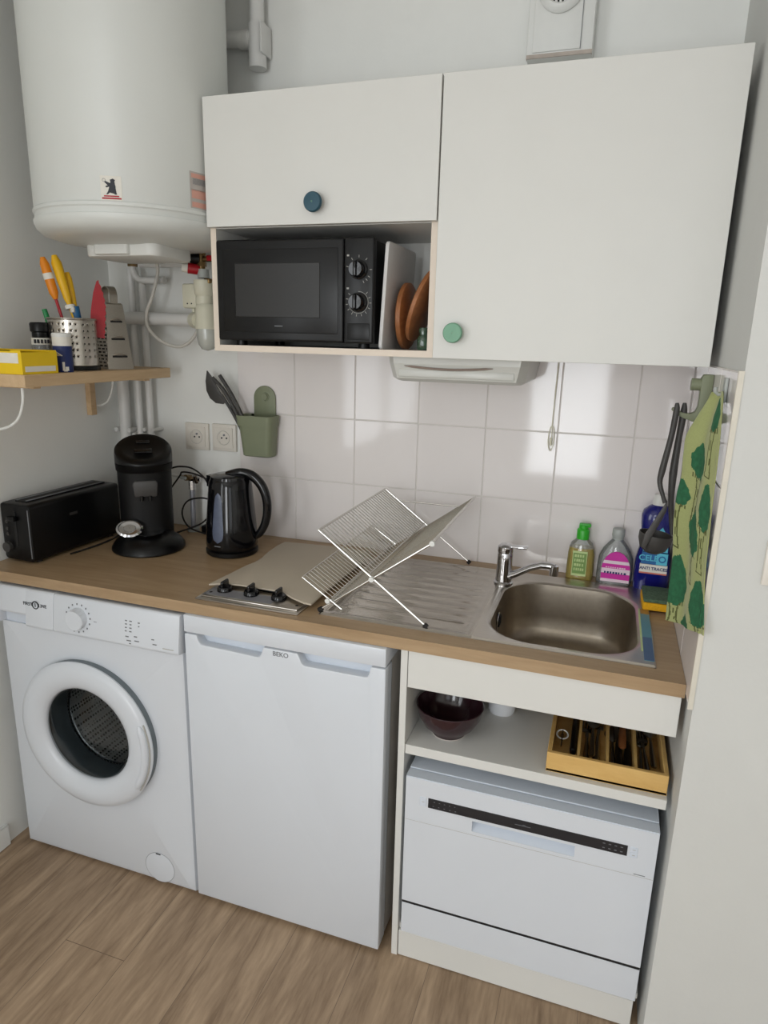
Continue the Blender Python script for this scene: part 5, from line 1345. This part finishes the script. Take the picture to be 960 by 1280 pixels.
cutlery('knife', 1.708, -.02, .003, -.535, -.325, 'cutlery', 'black-handled knife rightmost in the third tray compartment', 'knife', hm='blackmat')
cutlery('knife', 1.697, -.02, .013, -.455, -.270, 'cutlery', 'wooden-handled knife lying on the black-handled ones', 'knife', hm='acacia').location.y += 0
cutlery('spoon', 1.736, -.02, 0, -.530, -.345, 'cutlery', 'steel teaspoon left in the fourth tray compartment', 'spoon')
cutlery('fork', 1.750, .05, .004, -.535, -.345, 'cutlery', 'steel fork slanting in the fourth tray compartment', 'fork')
cutlery('spoon', 1.763, .02, .009, -.500, -.310, 'cutlery', 'steel spoon on top at the right end of the tray', 'spoon')
b = MB(); b.box(1.584, 1.598, -.500, -.340, zt_, zt_+.018, 'black', bev=.005, seg=3); tag(b.build('peeler'), 'thick black handle in the first tray compartment', 'utensil')
b = MB(); T_ = Matrix.Translation((1.5645, -.455, zt_+.022)) @ Matrix.Rotation(.35, 4, 'X')
b.lathe([(.0125, -.002), (.0145, 0), (.0125, .002), (.0105, 0), (.0125, -.002)], 'plastic', (0, 0, 0), n=36, T=T_); b.box(-.0015, .0015, -.0115, .0115, -.001, .001, 'cutlery', T=T_); b.box(-.0015, .0015, -.034, -.012, -.002, .002, 'cutlery', T=T_)
b.cyl((0, 0, -.02), (0, 0, 0), .003, 'cutlery', T=T_)
tag(b.build('tea_strainer'), 'small round white-rimmed strainer in the first tray compartment', 'strainer')

# ------------------------------------------------------------------ light
def area(name, loc, rot, sx, sy, e, col):
    l = bpy.data.lights.new(name, 'AREA'); l.shape = 'RECTANGLE'; l.size = sx; l.size_y = sy; l.energy = e; l.color = col
    o = bpy.data.objects.new(name, l); C.objects.link(o); o.location = loc; o.rotation_euler = rot; return o
for (x0, x1), e_ in zip(WINS, (46, 9)):
    area('daylight', ((x0+x1)/2, YB-.09, (WZ0+WZ1)/2), (PI/2, 0, 0), x1-x0, WZ1-WZ0, e_, (.94, .975, 1.0))
area('daylight', (XL-.09, (LY0+LY1)/2, (LZ0+LZ1)/2), (0, -PI/2, 0), LZ1-LZ0, LY1-LY0, 44, (.94, .975, 1.0))
w = bpy.data.worlds.new('World'); bpy.context.scene.world = w; w.use_nodes = True
w.node_tree.nodes['Background'].inputs[0].default_value = (.9, .95, 1, 1); w.node_tree.nodes['Background'].inputs[1].default_value = .6

# ------------------------------------------------------------------ camera
cp = dict(f=839.5279, cx=1.5919, cy=-1.9095, cz=1.5168, yaw=-.3183, pitch=-.252, roll=.0253)
cd_ = bpy.data.cameras.new('Camera'); cam = bpy.data.objects.new('Camera', cd_); C.objects.link(cam)
ya, pi_, ro = cp['yaw'], cp['pitch'], cp['roll']
fw = Vector((math.sin(ya)*math.cos(pi_), math.cos(ya)*math.cos(pi_), math.sin(pi_)))
r_ = fw.cross(Vector((0, 0, 1))).normalized(); u_ = r_.cross(fw)
R2 = r_*math.cos(ro)+u_*math.sin(ro); U2 = -r_*math.sin(ro)+u_*math.cos(ro)
mt = Matrix((R2, U2, -fw)).transposed().to_4x4(); mt.translation = (cp['cx'], cp['cy'], cp['cz'])
cam.matrix_world = mt
cd_.sensor_fit = 'HORIZONTAL'; cd_.sensor_width = 36; cd_.lens = cp['f']*36/960; cd_.clip_start = .05
sc_ = bpy.context.scene; sc_.camera = cam
for o in bpy.data.objects:
    if '_o' in o: del o['_o']
vs_ = sc_.view_settings; sc_.display_settings.display_device = 'sRGB'
vs_.view_transform = 'Standard'; vs_.look = 'None'; vs_.exposure = -.23; vs_.gamma = 1; vs_.use_curve_mapping = False
